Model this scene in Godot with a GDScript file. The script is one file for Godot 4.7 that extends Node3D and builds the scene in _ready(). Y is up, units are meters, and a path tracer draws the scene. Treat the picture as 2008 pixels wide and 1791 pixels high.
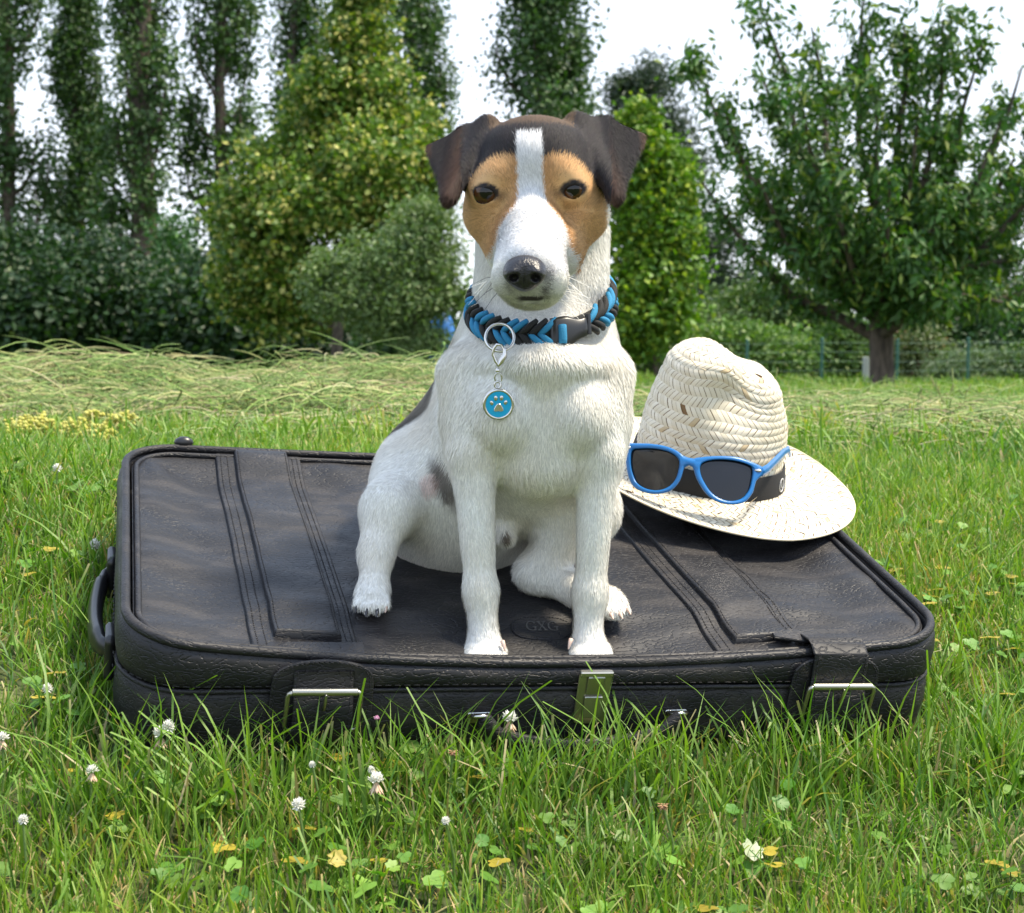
extends Node3D
# A terrier sitting on an old black suitcase in a meadow, a straw hat and sunglasses beside it.
# Lens: 3000 pixels focal length on the 2008 x 1791 photograph, horizon at row 700. P() turns a pixel and a distance into a point.
const FOCAL := 3000.0
const CX := 1004.0
const YH := 700.0
const CH := 0.335
const CASE_U := Vector3(0.9652, -0.046, -0.2575)
const CASE_N := Vector3(0.1175, 0.9558, 0.2696)
const CASE_V := Vector3(-0.2337, 0.2905, -0.9279)
const CASE_O := Vector3(0.0421, CH - 0.2058, -1.1107)
const HALF := 0.317
const DEEP := 0.385
var rng := RandomNumberGenerator.new()
var used := {}
var M := {}
var lump := FastNoiseLite.new()


func P(px: float, py: float, d: float) -> Vector3:
	return Vector3((px - CX) / FOCAL * d, CH - (py - YH) / FOCAL * d, -d)


func rf(a: float, b: float) -> float:
	return rng.randf_range(a, b)


# ---------------------------------------------------------------- ground height
const PROF := [[-4.0, -0.42], [0.6, -0.405], [0.9, -0.36], [1.0, -0.332], [1.15, -0.288], [1.3, -0.246], [1.45, -0.206], [1.7, -0.172], [2.2, -0.16], [3.5, -0.168], [6.0, -0.182], [9.0, -0.222], [13.0, -0.228], [17.0, -0.232], [40.0, -0.3], [400.0, -0.6]]


func ground_y(x: float, d: float) -> float:
	var y := -0.42
	for i in PROF.size() - 1:
		var a: Array = PROF[i]
		var b: Array = PROF[i + 1]
		if d >= a[0] and d <= b[0]:
			var p: Array = PROF[maxi(i - 1, 0)]
			var q: Array = PROF[mini(i + 2, PROF.size() - 1)]
			var t: float = (d - a[0]) / (b[0] - a[0])
			var ma: float = (b[1] - p[1]) / (b[0] - p[0]) * (b[0] - a[0])
			var mb: float = (q[1] - a[1]) / (q[0] - a[0]) * (b[0] - a[0])
			y = (2 * t * t * t - 3 * t * t + 1) * a[1] + (t * t * t - 2 * t * t + t) * ma + (3 * t * t - 2 * t * t * t) * b[1] + (t * t * t - t * t) * mb
			break
	y -= 0.123 * clampf(x, -0.7, 0.7) * exp(-pow((d - 1.25) / 0.7, 2.0))
	y += lump.get_noise_2d(x * 40.0, d * 40.0) * 0.012 * clampf((d - 1.5) / 1.0, 0.25, 2.0)
	return CH + y


func on_ground(x: float, d: float) -> Vector3:
	return Vector3(x, ground_y(x, d), -d)


# distance at which the ray through a pixel is h above the ground
func reach(px: float, py: float, h: float, from := 0.8) -> float:
	var d := from
	while d < 60.0:
		var p := P(px, py, d)
		if p.y <= ground_y(p.x, d) + h:
			return d
		d += 0.01 * d
	return d


# ---------------------------------------------------------------- mesh builder
class MB:
	var v := PackedVector3Array()
	var n := PackedVector3Array()
	var c := PackedColorArray()
	var idx := PackedInt32Array()
	var col := Color.WHITE
	var own := false

	func add(p: Vector3) -> int:
		v.append(p)
		c.append(col)
		return v.size() - 1

	func tri(a: int, b: int, d: int) -> void:
		idx.append(a)
		idx.append(b)
		idx.append(d)

	func quad(a: int, b: int, d: int, e: int) -> void:
		idx.append(a)
		idx.append(b)
		idx.append(d)
		idx.append(a)
		idx.append(d)
		idx.append(e)

	func ring_join(a: int, b: int, count: int, closed := true) -> void:
		for i in (count if closed else count - 1):
			var j := (i + 1) % count
			quad(a + i, b + i, b + j, a + j)

	func tube(pts: Array, rads, sides := 8, flat := 1.0, closed := false, up := Vector3.ZERO) -> void:
		var count := pts.size()
		var frame := Vector3.ZERO
		var start := v.size()
		for i in count:
			var t: Vector3
			if closed:
				t = (pts[(i + 1) % count] - pts[(i + count - 1) % count]).normalized()
			else:
				t = (pts[mini(i + 1, count - 1)] - pts[maxi(i - 1, 0)]).normalized()
			if up != Vector3.ZERO:
				frame = up
			elif frame == Vector3.ZERO:
				frame = Vector3.UP if absf(t.y) < 0.9 else Vector3.RIGHT
			frame = (frame - t * frame.dot(t)).normalized()
			var side := t.cross(frame)
			var r: float = rads[i] if rads is Array else rads
			for k in sides:
				var a := TAU * k / sides
				add(pts[i] + (frame * cos(a) + side * sin(a) * flat) * r)
			if i > 0:
				ring_join(start + (i - 1) * sides, start + i * sides, sides)
		if closed:
			ring_join(start + (count - 1) * sides, start, sides)
		else:
			var a0 := add(pts[0])
			var a1 := add(pts[count - 1])
			for k in sides:
				tri(a0, start + k, start + (k + 1) % sides)
				tri(a1, start + (count - 1) * sides + (k + 1) % sides, start + (count - 1) * sides + k)

	# a flat shape with bevelled edges: outline in x, y of xf, thickness along its z
	func plate(outline: PackedVector2Array, xf: Transform3D, thick: float, bevel := 0.0) -> void:
		var pts := outline
		if Geometry2D.is_polygon_clockwise(pts):
			pts = pts.duplicate()
			pts.reverse()
		var count := pts.size()
		var rings := [[0.0, -thick / 2], [0.0, thick / 2]] if bevel == 0.0 else [[bevel, -thick / 2], [0.0, -thick / 2 + bevel], [0.0, thick / 2 - bevel], [bevel, thick / 2]]
		var starts := []
		for r in rings:
			starts.append(v.size())
			for i in count:
				var e: Vector2 = (pts[(i + 1) % count] - pts[(i + count - 1) % count]).normalized()
				var q: Vector2 = pts[i] - Vector2(e.y, -e.x) * r[0]
				add(xf * Vector3(q.x, q.y, r[1]))
		for r in rings.size() - 1:
			ring_join(starts[r], starts[r + 1], count)
		var tr := Geometry2D.triangulate_polygon(pts)
		for side in 2:
			var s := v.size()
			for i in count:
				add(v[starts[rings.size() - 1 if side else 0] + i])
			for i in tr.size() / 3:
				if side:
					tri(s + tr[i * 3], s + tr[i * 3 + 1], s + tr[i * 3 + 2])
				else:
					tri(s + tr[i * 3], s + tr[i * 3 + 2], s + tr[i * 3 + 1])

	func ball(at: Vector3, r: Vector3, rows := 8, cols := 12, basis := Basis.IDENTITY) -> void:
		var s := v.size()
		for i in rows + 1:
			var a := PI * i / rows
			for k in cols:
				var b := TAU * k / cols
				add(at + basis * (Vector3(sin(a) * cos(b), cos(a), sin(a) * sin(b)) * r))
			if i > 0:
				ring_join(s + (i - 1) * cols, s + i * cols, cols)

	func done(smooth := true) -> ArrayMesh:
		var arr := []
		arr.resize(Mesh.ARRAY_MAX)
		if not smooth and not own:
			var v2 := PackedVector3Array()
			var c2 := PackedColorArray()
			for i in idx:
				v2.append(v[i])
				c2.append(c[i])
			v = v2
			c = c2
			idx = PackedInt32Array(range(v.size()))
		if not own:
			n = PackedVector3Array()
			n.resize(v.size())
			for i in idx.size() / 3:
				var a := idx[i * 3]
				var b := idx[i * 3 + 1]
				var d := idx[i * 3 + 2]
				var m := (v[d] - v[a]).cross(v[b] - v[a])
				n[a] += m
				n[b] += m
				n[d] += m
			for i in n.size():
				n[i] = n[i].normalized() if n[i].length_squared() > 1e-20 else Vector3.UP
		arr[Mesh.ARRAY_VERTEX] = v
		arr[Mesh.ARRAY_NORMAL] = n
		arr[Mesh.ARRAY_COLOR] = c
		arr[Mesh.ARRAY_INDEX] = idx
		var m := ArrayMesh.new()
		m.add_surface_from_arrays(Mesh.PRIMITIVE_TRIANGLES, arr)
		return m


# ---------------------------------------------------------------- nodes
func numbered(called: String) -> String:
	used[called] = used.get(called, 0) + 1
	return called if used[called] == 1 else "%s_%03d" % [called, used[called] - 1]


func tag(o: Node3D, label: String, category: String, group := "", kind := "") -> void:
	o.set_meta("label", label)
	if category:
		o.set_meta("category", category)
	if group:
		o.set_meta("group", group)
	if kind:
		o.set_meta("kind", kind)


func thing(called: String, label: String, category: String, group := "", xf := Transform3D.IDENTITY) -> Node3D:
	var o := Node3D.new()
	o.name = numbered(called)
	add_child(o)
	o.transform = xf
	tag(o, label, category, group)
	return o


func part(called: String, mesh: Mesh, mat: Material, parent: Node3D) -> MeshInstance3D:
	var o := MeshInstance3D.new()
	o.name = called
	o.mesh = mesh
	o.material_override = mat
	parent.add_child(o, true)
	return o


func copies(called: String, mesh: Mesh, mat: Material, spots: Array, tints: Array, parent: Node3D) -> MultiMeshInstance3D:
	var m := MultiMesh.new()
	m.transform_format = MultiMesh.TRANSFORM_3D
	m.use_colors = true
	m.mesh = mesh
	m.instance_count = spots.size()
	for i in spots.size():
		m.set_instance_transform(i, spots[i])
		m.set_instance_color(i, tints[i])
	var o := MultiMeshInstance3D.new()
	o.name = called
	o.multimesh = m
	o.material_override = mat
	o.set_meta("kind", "stuff")
	parent.add_child(o, true)
	return o


func srgb(c: Color) -> Color:
	return c.linear_to_srgb()


func mat(called: String, c: Color, rough := 0.7, metal := 0.0) -> StandardMaterial3D:
	var m := StandardMaterial3D.new()
	m.resource_name = called
	m.albedo_color = c.linear_to_srgb()
	m.roughness = rough
	m.metallic = metal
	M[called] = m
	return m


func tinted(called: String, rough := 0.7) -> StandardMaterial3D:
	var m := mat(called, Color.WHITE, rough)
	m.vertex_color_use_as_albedo = true
	return m


func noise_tex(seed_: int, freq: float, oct := 4, ridged := false, ramp: Array = [], size := 512, warp := 0.0, kind := FastNoiseLite.TYPE_SIMPLEX_SMOOTH) -> NoiseTexture2D:
	var f := FastNoiseLite.new()
	f.seed = seed_
	f.noise_type = kind
	f.frequency = freq
	f.fractal_octaves = oct
	f.fractal_type = FastNoiseLite.FRACTAL_RIDGED if ridged else FastNoiseLite.FRACTAL_FBM
	if warp > 0.0:
		f.domain_warp_enabled = true
		f.domain_warp_amplitude = warp
		f.domain_warp_frequency = freq * 0.6
	var t := NoiseTexture2D.new()
	t.width = size
	t.height = size
	t.seamless = true
	t.noise = f
	if ramp:
		var g := Gradient.new()
		g.offsets = PackedFloat32Array(ramp[0])
		g.colors = PackedColorArray(ramp[1])
		t.color_ramp = g
	return t


func setup_materials() -> void:
	var m := mat("soil", Color.WHITE, 0.95)
	m.albedo_texture = noise_tex(3, 0.02, 5, false, [[0.25, 0.5, 0.75], [srgb(Color(0.03, 0.042, 0.012)), srgb(Color(0.06, 0.085, 0.024)), srgb(Color(0.12, 0.13, 0.045))]])
	m.uv1_triplanar = true
	m.uv1_world_triplanar = true
	m.uv1_scale = Vector3(2.3, 2.3, 2.3)
	m = tinted("grass", 0.5)
	m.backlight_enabled = true
	m.backlight = Color(0.85, 0.9, 0.45)
	m = tinted("dry", 0.75)
	m.backlight_enabled = true
	m.backlight = Color(0.4, 0.38, 0.25)
	m = tinted("leaf", 0.5)
	m.backlight_enabled = true
	m.backlight = Color(0.7, 0.8, 0.3)
	m = tinted("petal", 0.7)
	m.backlight_enabled = true
	m.backlight = Color(0.5, 0.5, 0.5)
	m = mat("bark", Color.WHITE, 0.9)
	m.albedo_texture = noise_tex(5, 0.03, 4, false, [[0.2, 0.8], [srgb(Color(0.035, 0.027, 0.02)), srgb(Color(0.13, 0.1, 0.075))]], 256)
	m.uv1_triplanar = true
	m.uv1_scale = Vector3(3, 0.8, 3)
	# leather: long creases crossed by fine grain
	for k in [["leather", 0.58, Color(0.4, 0.39, 0.41)]]:
		m = mat(k[0], k[2], k[1])
		m.metallic_specular = 0.42
		m.albedo_texture = noise_tex(11, 0.006, 5, false, [[0.3, 0.55, 0.75], [srgb(Color(0.024, 0.024, 0.028)), srgb(Color(0.036, 0.035, 0.038)), srgb(Color(0.07, 0.064, 0.06))]], 512)
		m.roughness_texture = noise_tex(12, 0.01, 4, false, [[0.2, 0.8], [Color(0.75, 0.75, 0.75), Color(1, 1, 1)]], 256)
		m.heightmap_enabled = true
		m.heightmap_scale = 0.055
		m.heightmap_texture = noise_tex(14, 0.022, 2, true, [[0.0, 0.7, 0.88, 1.0], [Color(1, 1, 1), Color(0.9, 0.9, 0.9), Color(0.35, 0.35, 0.35), Color(0, 0, 0)]], 1024, 14.0)
		m.uv1_triplanar = true
		m.uv1_triplanar_sharpness = 4.0
		m.uv1_scale = Vector3(3.6, 8.5, 8.5)
	mat("black_plastic", Color(0.012, 0.012, 0.013), 0.35)
	mat("thread", Color(0.012, 0.011, 0.012), 0.8)
	mat("lettering", Color(0.06, 0.058, 0.058), 0.3)
	mat("brass", Color(0.38, 0.365, 0.32), 0.34, 1.0)
	mat("steel", Color(0.62, 0.6, 0.56), 0.22, 1.0)
	m = mat("blue_plastic", Color(0.008, 0.13, 0.38), 0.28)
	m = mat("lens", Color(0.006, 0.006, 0.008), 0.06)
	m = mat("lens_under", Color(0.01, 0.01, 0.012), 0.4)
	m = mat("enamel", Color(0.01, 0.36, 0.62), 0.15)
	m = tinted("straw", 0.6)
	m.backlight_enabled = true
	m.backlight = Color(0.2, 0.17, 0.12)
	m = mat("ribbon", Color(0.014, 0.014, 0.016), 0.8)
	m = tinted("cord", 0.85)
	m.heightmap_enabled = true
	m.heightmap_scale = 0.03
	m.heightmap_texture = noise_tex(31, 0.09, 2, false, [], 256)
	m.uv1_triplanar = true
	m.uv1_scale = Vector3(30, 30, 30)
	m = tinted("fur", 0.8)
	m.backlight_enabled = true
	m.backlight = Color(0.5, 0.48, 0.44)
	m = tinted("skin", 0.75)
	m = mat("nose_skin", Color(0.012, 0.011, 0.014), 0.38)
	m.heightmap_enabled = true
	m.heightmap_scale = 0.05
	m.heightmap_texture = noise_tex(21, 0.06, 2, false, [], 256, 0.0, FastNoiseLite.TYPE_CELLULAR)
	m.uv1_triplanar = true
	m.uv1_scale = Vector3(40, 40, 40)
	m = tinted("eye", 0.06)
	m.metallic_specular = 0.4
	m.clearcoat_enabled = true
	m.clearcoat = 0.3
	m.clearcoat_roughness = 0.03
	mat("claw_dark", Color(0.03, 0.027, 0.03), 0.35)
	mat("claw_pale", Color(0.55, 0.4, 0.33), 0.4)
	mat("tarp", Color(0.03, 0.17, 0.52), 0.45)
	mat("green_metal", Color(0.02, 0.1, 0.07), 0.5)
	mat("concrete", Color(0.3, 0.32, 0.3), 0.9)
	mat("wire", Color(0.12, 0.2, 0.15), 0.5)


func _ready() -> void:
	rng.seed = 20240
	lump.seed = 4
	lump.frequency = 0.02
	# camera
	var cam := Camera3D.new()
	cam.name = "camera"
	add_child(cam)
	var lens := CameraAttributesPhysical.new()
	lens.frustum_focal_length = 50.0
	lens.frustum_focus_distance = 1.17
	lens.frustum_near = 0.05
	lens.frustum_far = 600.0
	lens.exposure_aperture = 17.0
	cam.attributes = lens
	cam.projection = Camera3D.PROJECTION_FRUSTUM
	cam.near = 0.05
	cam.far = 600.0
	cam.size = 0.05 * 1791.0 / FOCAL
	cam.frustum_offset = Vector2(0.0, -(895.5 - YH) / FOCAL * 0.05)
	cam.position = Vector3(0, CH, 0)
	cam.current = true
	# sky: bright thin white cloud
	var env := Environment.new()
	env.background_mode = Environment.BG_SKY
	var sm := ProceduralSkyMaterial.new()
	sm.sky_top_color = Color(0.80, 0.88, 1.0)
	sm.sky_horizon_color = Color(0.97, 0.985, 1.0)
	sm.sky_curve = 0.2
	sm.ground_bottom_color = Color(0.25, 0.3, 0.15)
	sm.ground_horizon_color = Color(0.5, 0.55, 0.45)
	sm.sun_angle_max = 0.5
	sm.energy_multiplier = 1.0
	var sky := Sky.new()
	sky.sky_material = sm
	env.sky = sky
	env.background_energy_multiplier = 0.86
	env.tonemap_mode = Environment.TONE_MAPPER_LINEAR
	env.tonemap_exposure = 2.0
	env.sdfgi_enabled = true
	env.ssao_enabled = true
	env.ssil_enabled = true
	var we := WorldEnvironment.new()
	we.environment = env
	add_child(we)
	var sun := DirectionalLight3D.new()
	sun.name = "sun"
	sun.light_energy = 1.25
	sun.light_angular_distance = 9.0
	sun.light_color = Color(1.0, 0.95, 0.86)
	sun.shadow_enabled = true
	add_child(sun)
	sun.look_at_from_position(Vector3(0.52, 1.0, 0.04), Vector3.ZERO)
	setup_materials()
	build_ground()
	build_trees()
	build_suitcase()
	build_hat()
	build_sunglasses()
	build_dog()
	build_collar()
	build_grass()
	build_plants()


# ---------------------------------------------------------------- ground and lawn
func build_ground() -> void:
	var b := MB.new()
	var rows := []
	var d := -4.0
	while d < 400.0:
		rows.append(d)
		d += 0.06 if d > 0.5 and d < 2.4 else maxf(0.25, absf(d) * 0.07)
	var cols := 72
	for i in rows.size():
		for k in cols + 1:
			var s := 2.0 * k / cols - 1.0
			var x := signf(s) * pow(absf(s), 1.5) * (absf(rows[i]) * 1.3 + 2.5)
			b.add(on_ground(x, rows[i]))
	for i in rows.size() - 1:
		for k in cols:
			var a := i * (cols + 1) + k
			b.quad(a, a + cols + 1, a + cols + 2, a + 1)
	var o := part("ground", b.done(), M.soil, self)
	tag(o, "earth of the meadow under the grass", "", "", "structure")


# one blade: a narrow folded ribbon that bends over; ends cut or pointed
func blade(b: MB, at: Vector3, dir: float, h: float, w: float, bend: float, c: Color, tip: Color, cut: bool) -> void:
	var out := Vector3(cos(dir), 0, sin(dir))
	var side := Vector3(-sin(dir), 0, cos(dir)).rotated(Vector3.UP, rf(-0.6, 0.6))
	var last := -1
	var steps := 4
	for i in steps + 1:
		var t := float(i) / steps
		var ww := w * (1.0 - 0.35 * t) if cut else w * (1.0 - pow(t, 1.6))
		var p := at + Vector3.UP * h * (t - 0.28 * bend * t * t) + out * h * bend * t * t * 0.75
		b.col = tip if i == steps or (cut and t > 0.9) else c
		if i == steps and not cut:
			var e := b.add(p)
			b.tri(last, e, last + 1)
			return
		var a := b.add(p - side * ww / 2)
		b.add(p + side * ww / 2)
		if last >= 0:
			b.quad(last, a, a + 1, last + 1)
		last = a


func green(u: float) -> Color:
	# yellow-green to deep green of the lawn
	return Color(0.1, 0.235, 0.022).lerp(Color(0.24, 0.38, 0.06), u) if u > 0.3 else Color(0.04, 0.135, 0.016).lerp(Color(0.13, 0.265, 0.027), u / 0.3)


func tuft(count: int, spread: float, h0: float, h1: float, w: float, dry: float) -> ArrayMesh:
	var b := MB.new()
	for i in count:
		var r := spread * sqrt(rng.randf())
		var a := rf(0, TAU)
		var is_dry := rng.randf() < dry
		var c := green(rng.randf()) if not is_dry else Color(0.34, 0.27, 0.11).lerp(Color(0.48, 0.42, 0.22), rng.randf())
		var tip := c
		var cut := rng.randf() < 0.3
		if cut and rng.randf() < 0.5:
			tip = Color(0.4, 0.36, 0.17)
		blade(b, Vector3(cos(a) * r, -0.004, sin(a) * r), rf(0, TAU), rf(h0, h1) * (0.6 if is_dry else 1.0), w * rf(0.6, 1.25), rf(0.1, 1.0) if not is_dry else rf(0.3, 1.4), c, tip, cut)
	return b.done()


func in_case(x: float, z: float, grow := 0.0) -> bool:
	var q := Vector3(x, ground_y(x, -z) + 0.03, z) - CASE_O
	var u := q.dot(CASE_U)
	var v := q.dot(CASE_V)
	return absf(u) < HALF + grow and v > -grow - 0.004 and v < DEEP + grow


func scatter(called: String, meshes: Array, parent: Node3D, d0: float, d1: float, per_m2: float, margin: float, s0: float, s1: float, tone: float, m: Material, squash := false) -> void:
	var spots := []
	var tints := []
	for i in meshes.size():
		spots.append([])
		tints.append([])
	var area := (d1 - d0) * ((d0 + d1) * 0.5 * 0.68 + margin * 2)
	for i in int(area * per_m2):
		var d := rf(d0, d1)
		while rng.randf() > (d * 0.34 + margin) / (d1 * 0.34 + margin):
			d = rf(d0, d1)
		var x := rf(-1, 1) * (d * 0.34 + margin)
		if in_case(x, -d, 0.004):
			continue
		var p := on_ground(x, d)
		var bs := Basis(Vector3.UP, rf(0, TAU)).rotated(Vector3.RIGHT, rf(-0.3, 0.3)).rotated(Vector3.BACK, rf(-0.3, 0.3)).scaled(Vector3.ONE * rf(s0, s1))
		var patch := lump.get_noise_2d(x * 160.0 + 500.0, d * 160.0) * 0.5 + lump.get_noise_2d(x * 34.0, d * 34.0 + 90.0) * 0.8
		var g := 1.0 + patch * tone + rf(-0.16, 0.16)
		var warm := 1.0 + patch * 0.35 + rf(-0.1, 0.12)
		if d < 2.4:
			g *= 1.0
			bs = bs.scaled(Vector3(1, clampf(1.0 + patch * 0.5, 0.75, 1.5), 1))
		var k := rng.randi() % meshes.size()
		spots[k].append(Transform3D(bs, p))
		tints[k].append(Color(g * warm, g, g * 0.95))
	for k in meshes.size():
		copies(called, meshes[k], m, spots[k], tints[k], parent)


func build_grass() -> void:
	var lawn := thing("lawn_grass", "mown green lawn grass of short blades around the suitcase", "grass")
	lawn.set_meta("kind", "stuff")
	var near := []
	for i in 7:
		near.append(tuft(18, 0.022, 0.014, 0.044, 0.0018, 0.3))
	scatter("blades", near, lawn, 0.72, 2.3, 4600, 0.36, 0.75, 1.25, 0.35, M.grass)
	var tall := []
	for i in 5:
		tall.append(tuft(5, 0.02, 0.04, 0.082, 0.0023, 0.16))
	scatter("tall_blades", tall, lawn, 0.72, 2.3, 420, 0.4, 0.7, 1.1, 0.3, M.grass)
	var mid := []
	for i in 5:
		mid.append(tuft(22, 0.05, 0.03, 0.07, 0.0034, 0.16))
	scatter("blades", mid, lawn, 2.3, 7.0, 1000, 0.7, 0.8, 1.3, 0.35, M.grass)
	var far := []
	for i in 4:
		far.append(tuft(44, 0.2, 0.02, 0.05, 0.006, 0.15))
	scatter("blades", far, lawn, 7.0, 26.0, 50, 1.6, 0.9, 1.4, 0.3, M.grass)
	# a row of taller stalks along the front and sides of the suitcase, where the mower did not reach
	var edge := thing("uncut_grass", "longer uncut grass stalks standing against the front of the black suitcase", "grass")
	edge.set_meta("kind", "stuff")
	var spots := [[], [], [], []]
	var tints := [[], [], [], []]
	var stalks := []
	for i in 4:
		stalks.append(tuft(4, 0.014, 0.04, 0.1, 0.0024, 0.12))
	for i in 640:
		var u := rf(-0.36, 0.36)
		var v := -absf(rng.randfn(0.0, 0.03)) - 0.008
		if rng.randf() < 0.2:
			u = (HALF + rf(0.005, 0.06)) * (1 if rng.randf() < 0.5 else -1)
			v = rf(-0.03, 0.35)
		var q := CASE_O + CASE_U * u + CASE_V * v
		var p := on_ground(q.x, -q.z)
		if in_case(p.x, p.z, 0.003):
			continue
		var k := rng.randi() % 4
		spots[k].append(Transform3D(Basis(Vector3.UP, rf(0, TAU)).rotated(Vector3.RIGHT, rf(-0.3, 0.3)).rotated(Vector3.BACK, rf(-0.35, 0.35)).scaled(Vector3.ONE * rf(0.5, 1.15)), p))
		tints[k].append(Color(1, 1, 1) * rf(0.75, 1.15))
	for k in 4:
		copies("stalks", stalks[k], M.grass, spots[k], tints[k], edge)
	# clover and other low round leaves between the blades
	var clover := thing("clover_leaves", "low patches of small round clover leaves among the grass blades", "clover")
	clover.set_meta("kind", "stuff")
	var cl := []
	for i in 3:
		var b := MB.new()
		for k in 5:
			var at := Vector3(rf(-0.02, 0.02), rf(0.01, 0.024), rf(-0.02, 0.02))
			var s := rf(0.0028, 0.0048)
			var turn := rf(0, TAU)
			var lean := Basis(Vector3.RIGHT, rf(-0.5, 0.5)) * Basis(Vector3.FORWARD, rf(-0.5, 0.5))
			b.col = Color(0.1, 0.24, 0.03).lerp(Color(0.2, 0.34, 0.05), rng.randf())
			if rng.randf() < 0.06:
				b.col = Color(0.42, 0.33, 0.04)
			for j in 3:
				var a := turn + TAU * j / 3
				var mid_at := at + lean * (Vector3(cos(a), 0.0, sin(a)) * s * 0.95)
				var c0 := b.add(at)
				var start := b.v.size()
				for q in 9:
					var e := a - 2.6 + 5.2 * q / 8.0
					var rr := s * (0.86 if q == 4 else 1.0)
					b.add(mid_at + lean * (Vector3(cos(e), 0.18 * absf(sin(e - a)), sin(e)) * rr))
				for q in 8:
					b.tri(c0, start + q, start + q + 1)
			b.col = Color(0.14, 0.24, 0.06)
			b.tube([Vector3(at.x * 0.6, 0, at.z * 0.6), at], 0.0006, 4)
		cl.append(b.done())
	var cs := [[], [], []]
	var ct := [[], [], []]
	for i in 800:
		var d := sqrt(lerpf(0.6, 4.0, rng.randf()))
		var x := rf(-1, 1) * (d * 0.34 + 0.15)
		if lump.get_noise_2d(x * 120.0, d * 120.0 + 300) < -0.02 or in_case(x, -d, 0.01):
			continue
		var k := rng.randi() % 3
		cs[k].append(Transform3D(Basis(Vector3.UP, rf(0, TAU)).scaled(Vector3.ONE * rf(0.7, 1.2)), on_ground(x, d)))
		ct[k].append(Color(1, 1, 1) * rf(0.7, 1.2))
	for k in 3:
		copies("leaves", cl[k], M.leaf, cs[k], ct[k], clover)
	# cut hay lying in swathes behind the suitcase
	var hay := thing("cut_hay", "swathes of cut tangled hay drying on the meadow behind the suitcase", "hay")
	hay.set_meta("kind", "stuff")
	var hm := []
	for i in 8:
		var b := MB.new()
		for k in 50:
			var a := rng.randfn(0.0, 1.1) + (PI if rng.randf() < 0.5 else 0.0)
			var l := rf(0.05, 0.17)
			var at := Vector3(rf(-0.14, 0.14), rf(0.0, 0.03), rf(-0.09, 0.09))
			var u := rng.randf()
			b.col = Color(0.3, 0.3, 0.11).lerp(Color(0.5, 0.48, 0.26), rng.randf()) if u < 0.36 else (Color(0.12, 0.22, 0.05).lerp(Color(0.26, 0.34, 0.11), rng.randf()) if u < 0.96 else Color(0.22, 0.17, 0.1))
			var pts := []
			var dir := Vector3(cos(a), rf(-0.12, 0.3) if rng.randf() < 0.8 else rf(0.2, 0.7), sin(a))
			var sag := rf(0.6, 2.6)
			var sway := rf(-1.0, 1.0)
			for j in 6:
				var t := j / 5.0
				pts.append(at + dir * l * t + Vector3(-sin(a) * sway * t * t * l * 0.5, -sag * t * t * l * 0.3, cos(a) * sway * t * t * l * 0.5))
			b.tube(pts, [0.0012, 0.0013, 0.0012, 0.001, 0.0008, 0.0004], 3, rf(0.4, 1.8))
			if rng.randf() < 0.14:
				for j in 7:
					var e: Vector3 = pts[5].lerp(pts[4], j * 0.12)
					b.ball(e, Vector3(0.0022, 0.0016, 0.004), 3, 4)
		hm.append(b.done())
	var hs := []
	var ht := []
	for i in 8:
		hs.append([])
		ht.append([])
	for i in 4700:
		var d := rf(2.35, 7.0)
		var x := rf(-1, 1) * (d * 0.34 + 0.6)
		var pile := hay_depth(x, d)
		if pile < 0.02 and rng.randf() < 0.9:
			continue
		var k := rng.randi() % 8
		var up := pile * sqrt(rng.randf())
		var p := on_ground(x, d) + Vector3.UP * up
		hs[k].append(Transform3D(Basis(Vector3.UP, rng.randfn(0.15, 0.4) + (PI if rng.randf() < 0.5 else 0.0)).rotated(Vector3.RIGHT, rf(-0.25, 0.25)).scaled(Vector3.ONE * rf(0.7, 1.15)), p))
		var g := rf(0.7, 1.2)
		ht[k].append(Color(g, g * rf(0.92, 1.1), g * rf(0.8, 1.1)))
	for k in 8:
		copies("stems", hm[k], M.dry, hs[k], ht[k], hay)
	# upright seeding stalks at the edge of the hay
	var seed_mesh := []
	for i in 3:
		var b := MB.new()
		for k in 6:
			var lean := Vector3(rf(-0.9, 0.9), 1.0, rf(-0.5, 0.5)) * rf(0.05, 0.13)
			var at := Vector3(rf(-0.06, 0.06), 0, rf(-0.06, 0.06))
			b.col = Color(0.34, 0.33, 0.13).lerp(Color(0.2, 0.28, 0.08), rng.randf())
			b.tube([at, at + lean * 0.5 + Vector3(0, 0.006, 0), at + lean], [0.0016, 0.0012, 0.0006], 3)
			for j in 6:
				b.ball(at + lean * (0.8 + j * 0.035), Vector3(0.002, 0.005, 0.002), 3, 4)
		seed_mesh.append(b.done())
	var stalk_spots := [[], [], []]
	var stalk_tints := [[], [], []]
	for i in 110:
		var d := rf(2.8, 5.6)
		var x := rf(-1, 1) * (d * 0.34 + 0.3)
		if hay_depth(x, d) < 0.02:
			continue
		var k := i % 3
		stalk_spots[k].append(Transform3D(Basis(Vector3.UP, rf(0, TAU)).scaled(Vector3.ONE * rf(0.5, 1.15)), on_ground(x, d) + Vector3.UP * 0.03))
		stalk_tints[k].append(Color(1, 1, 1) * rf(0.8, 1.2))
	for k in 3:
		copies("seed_stalks", seed_mesh[k], M.dry, stalk_spots[k], stalk_tints[k], hay)


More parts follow.
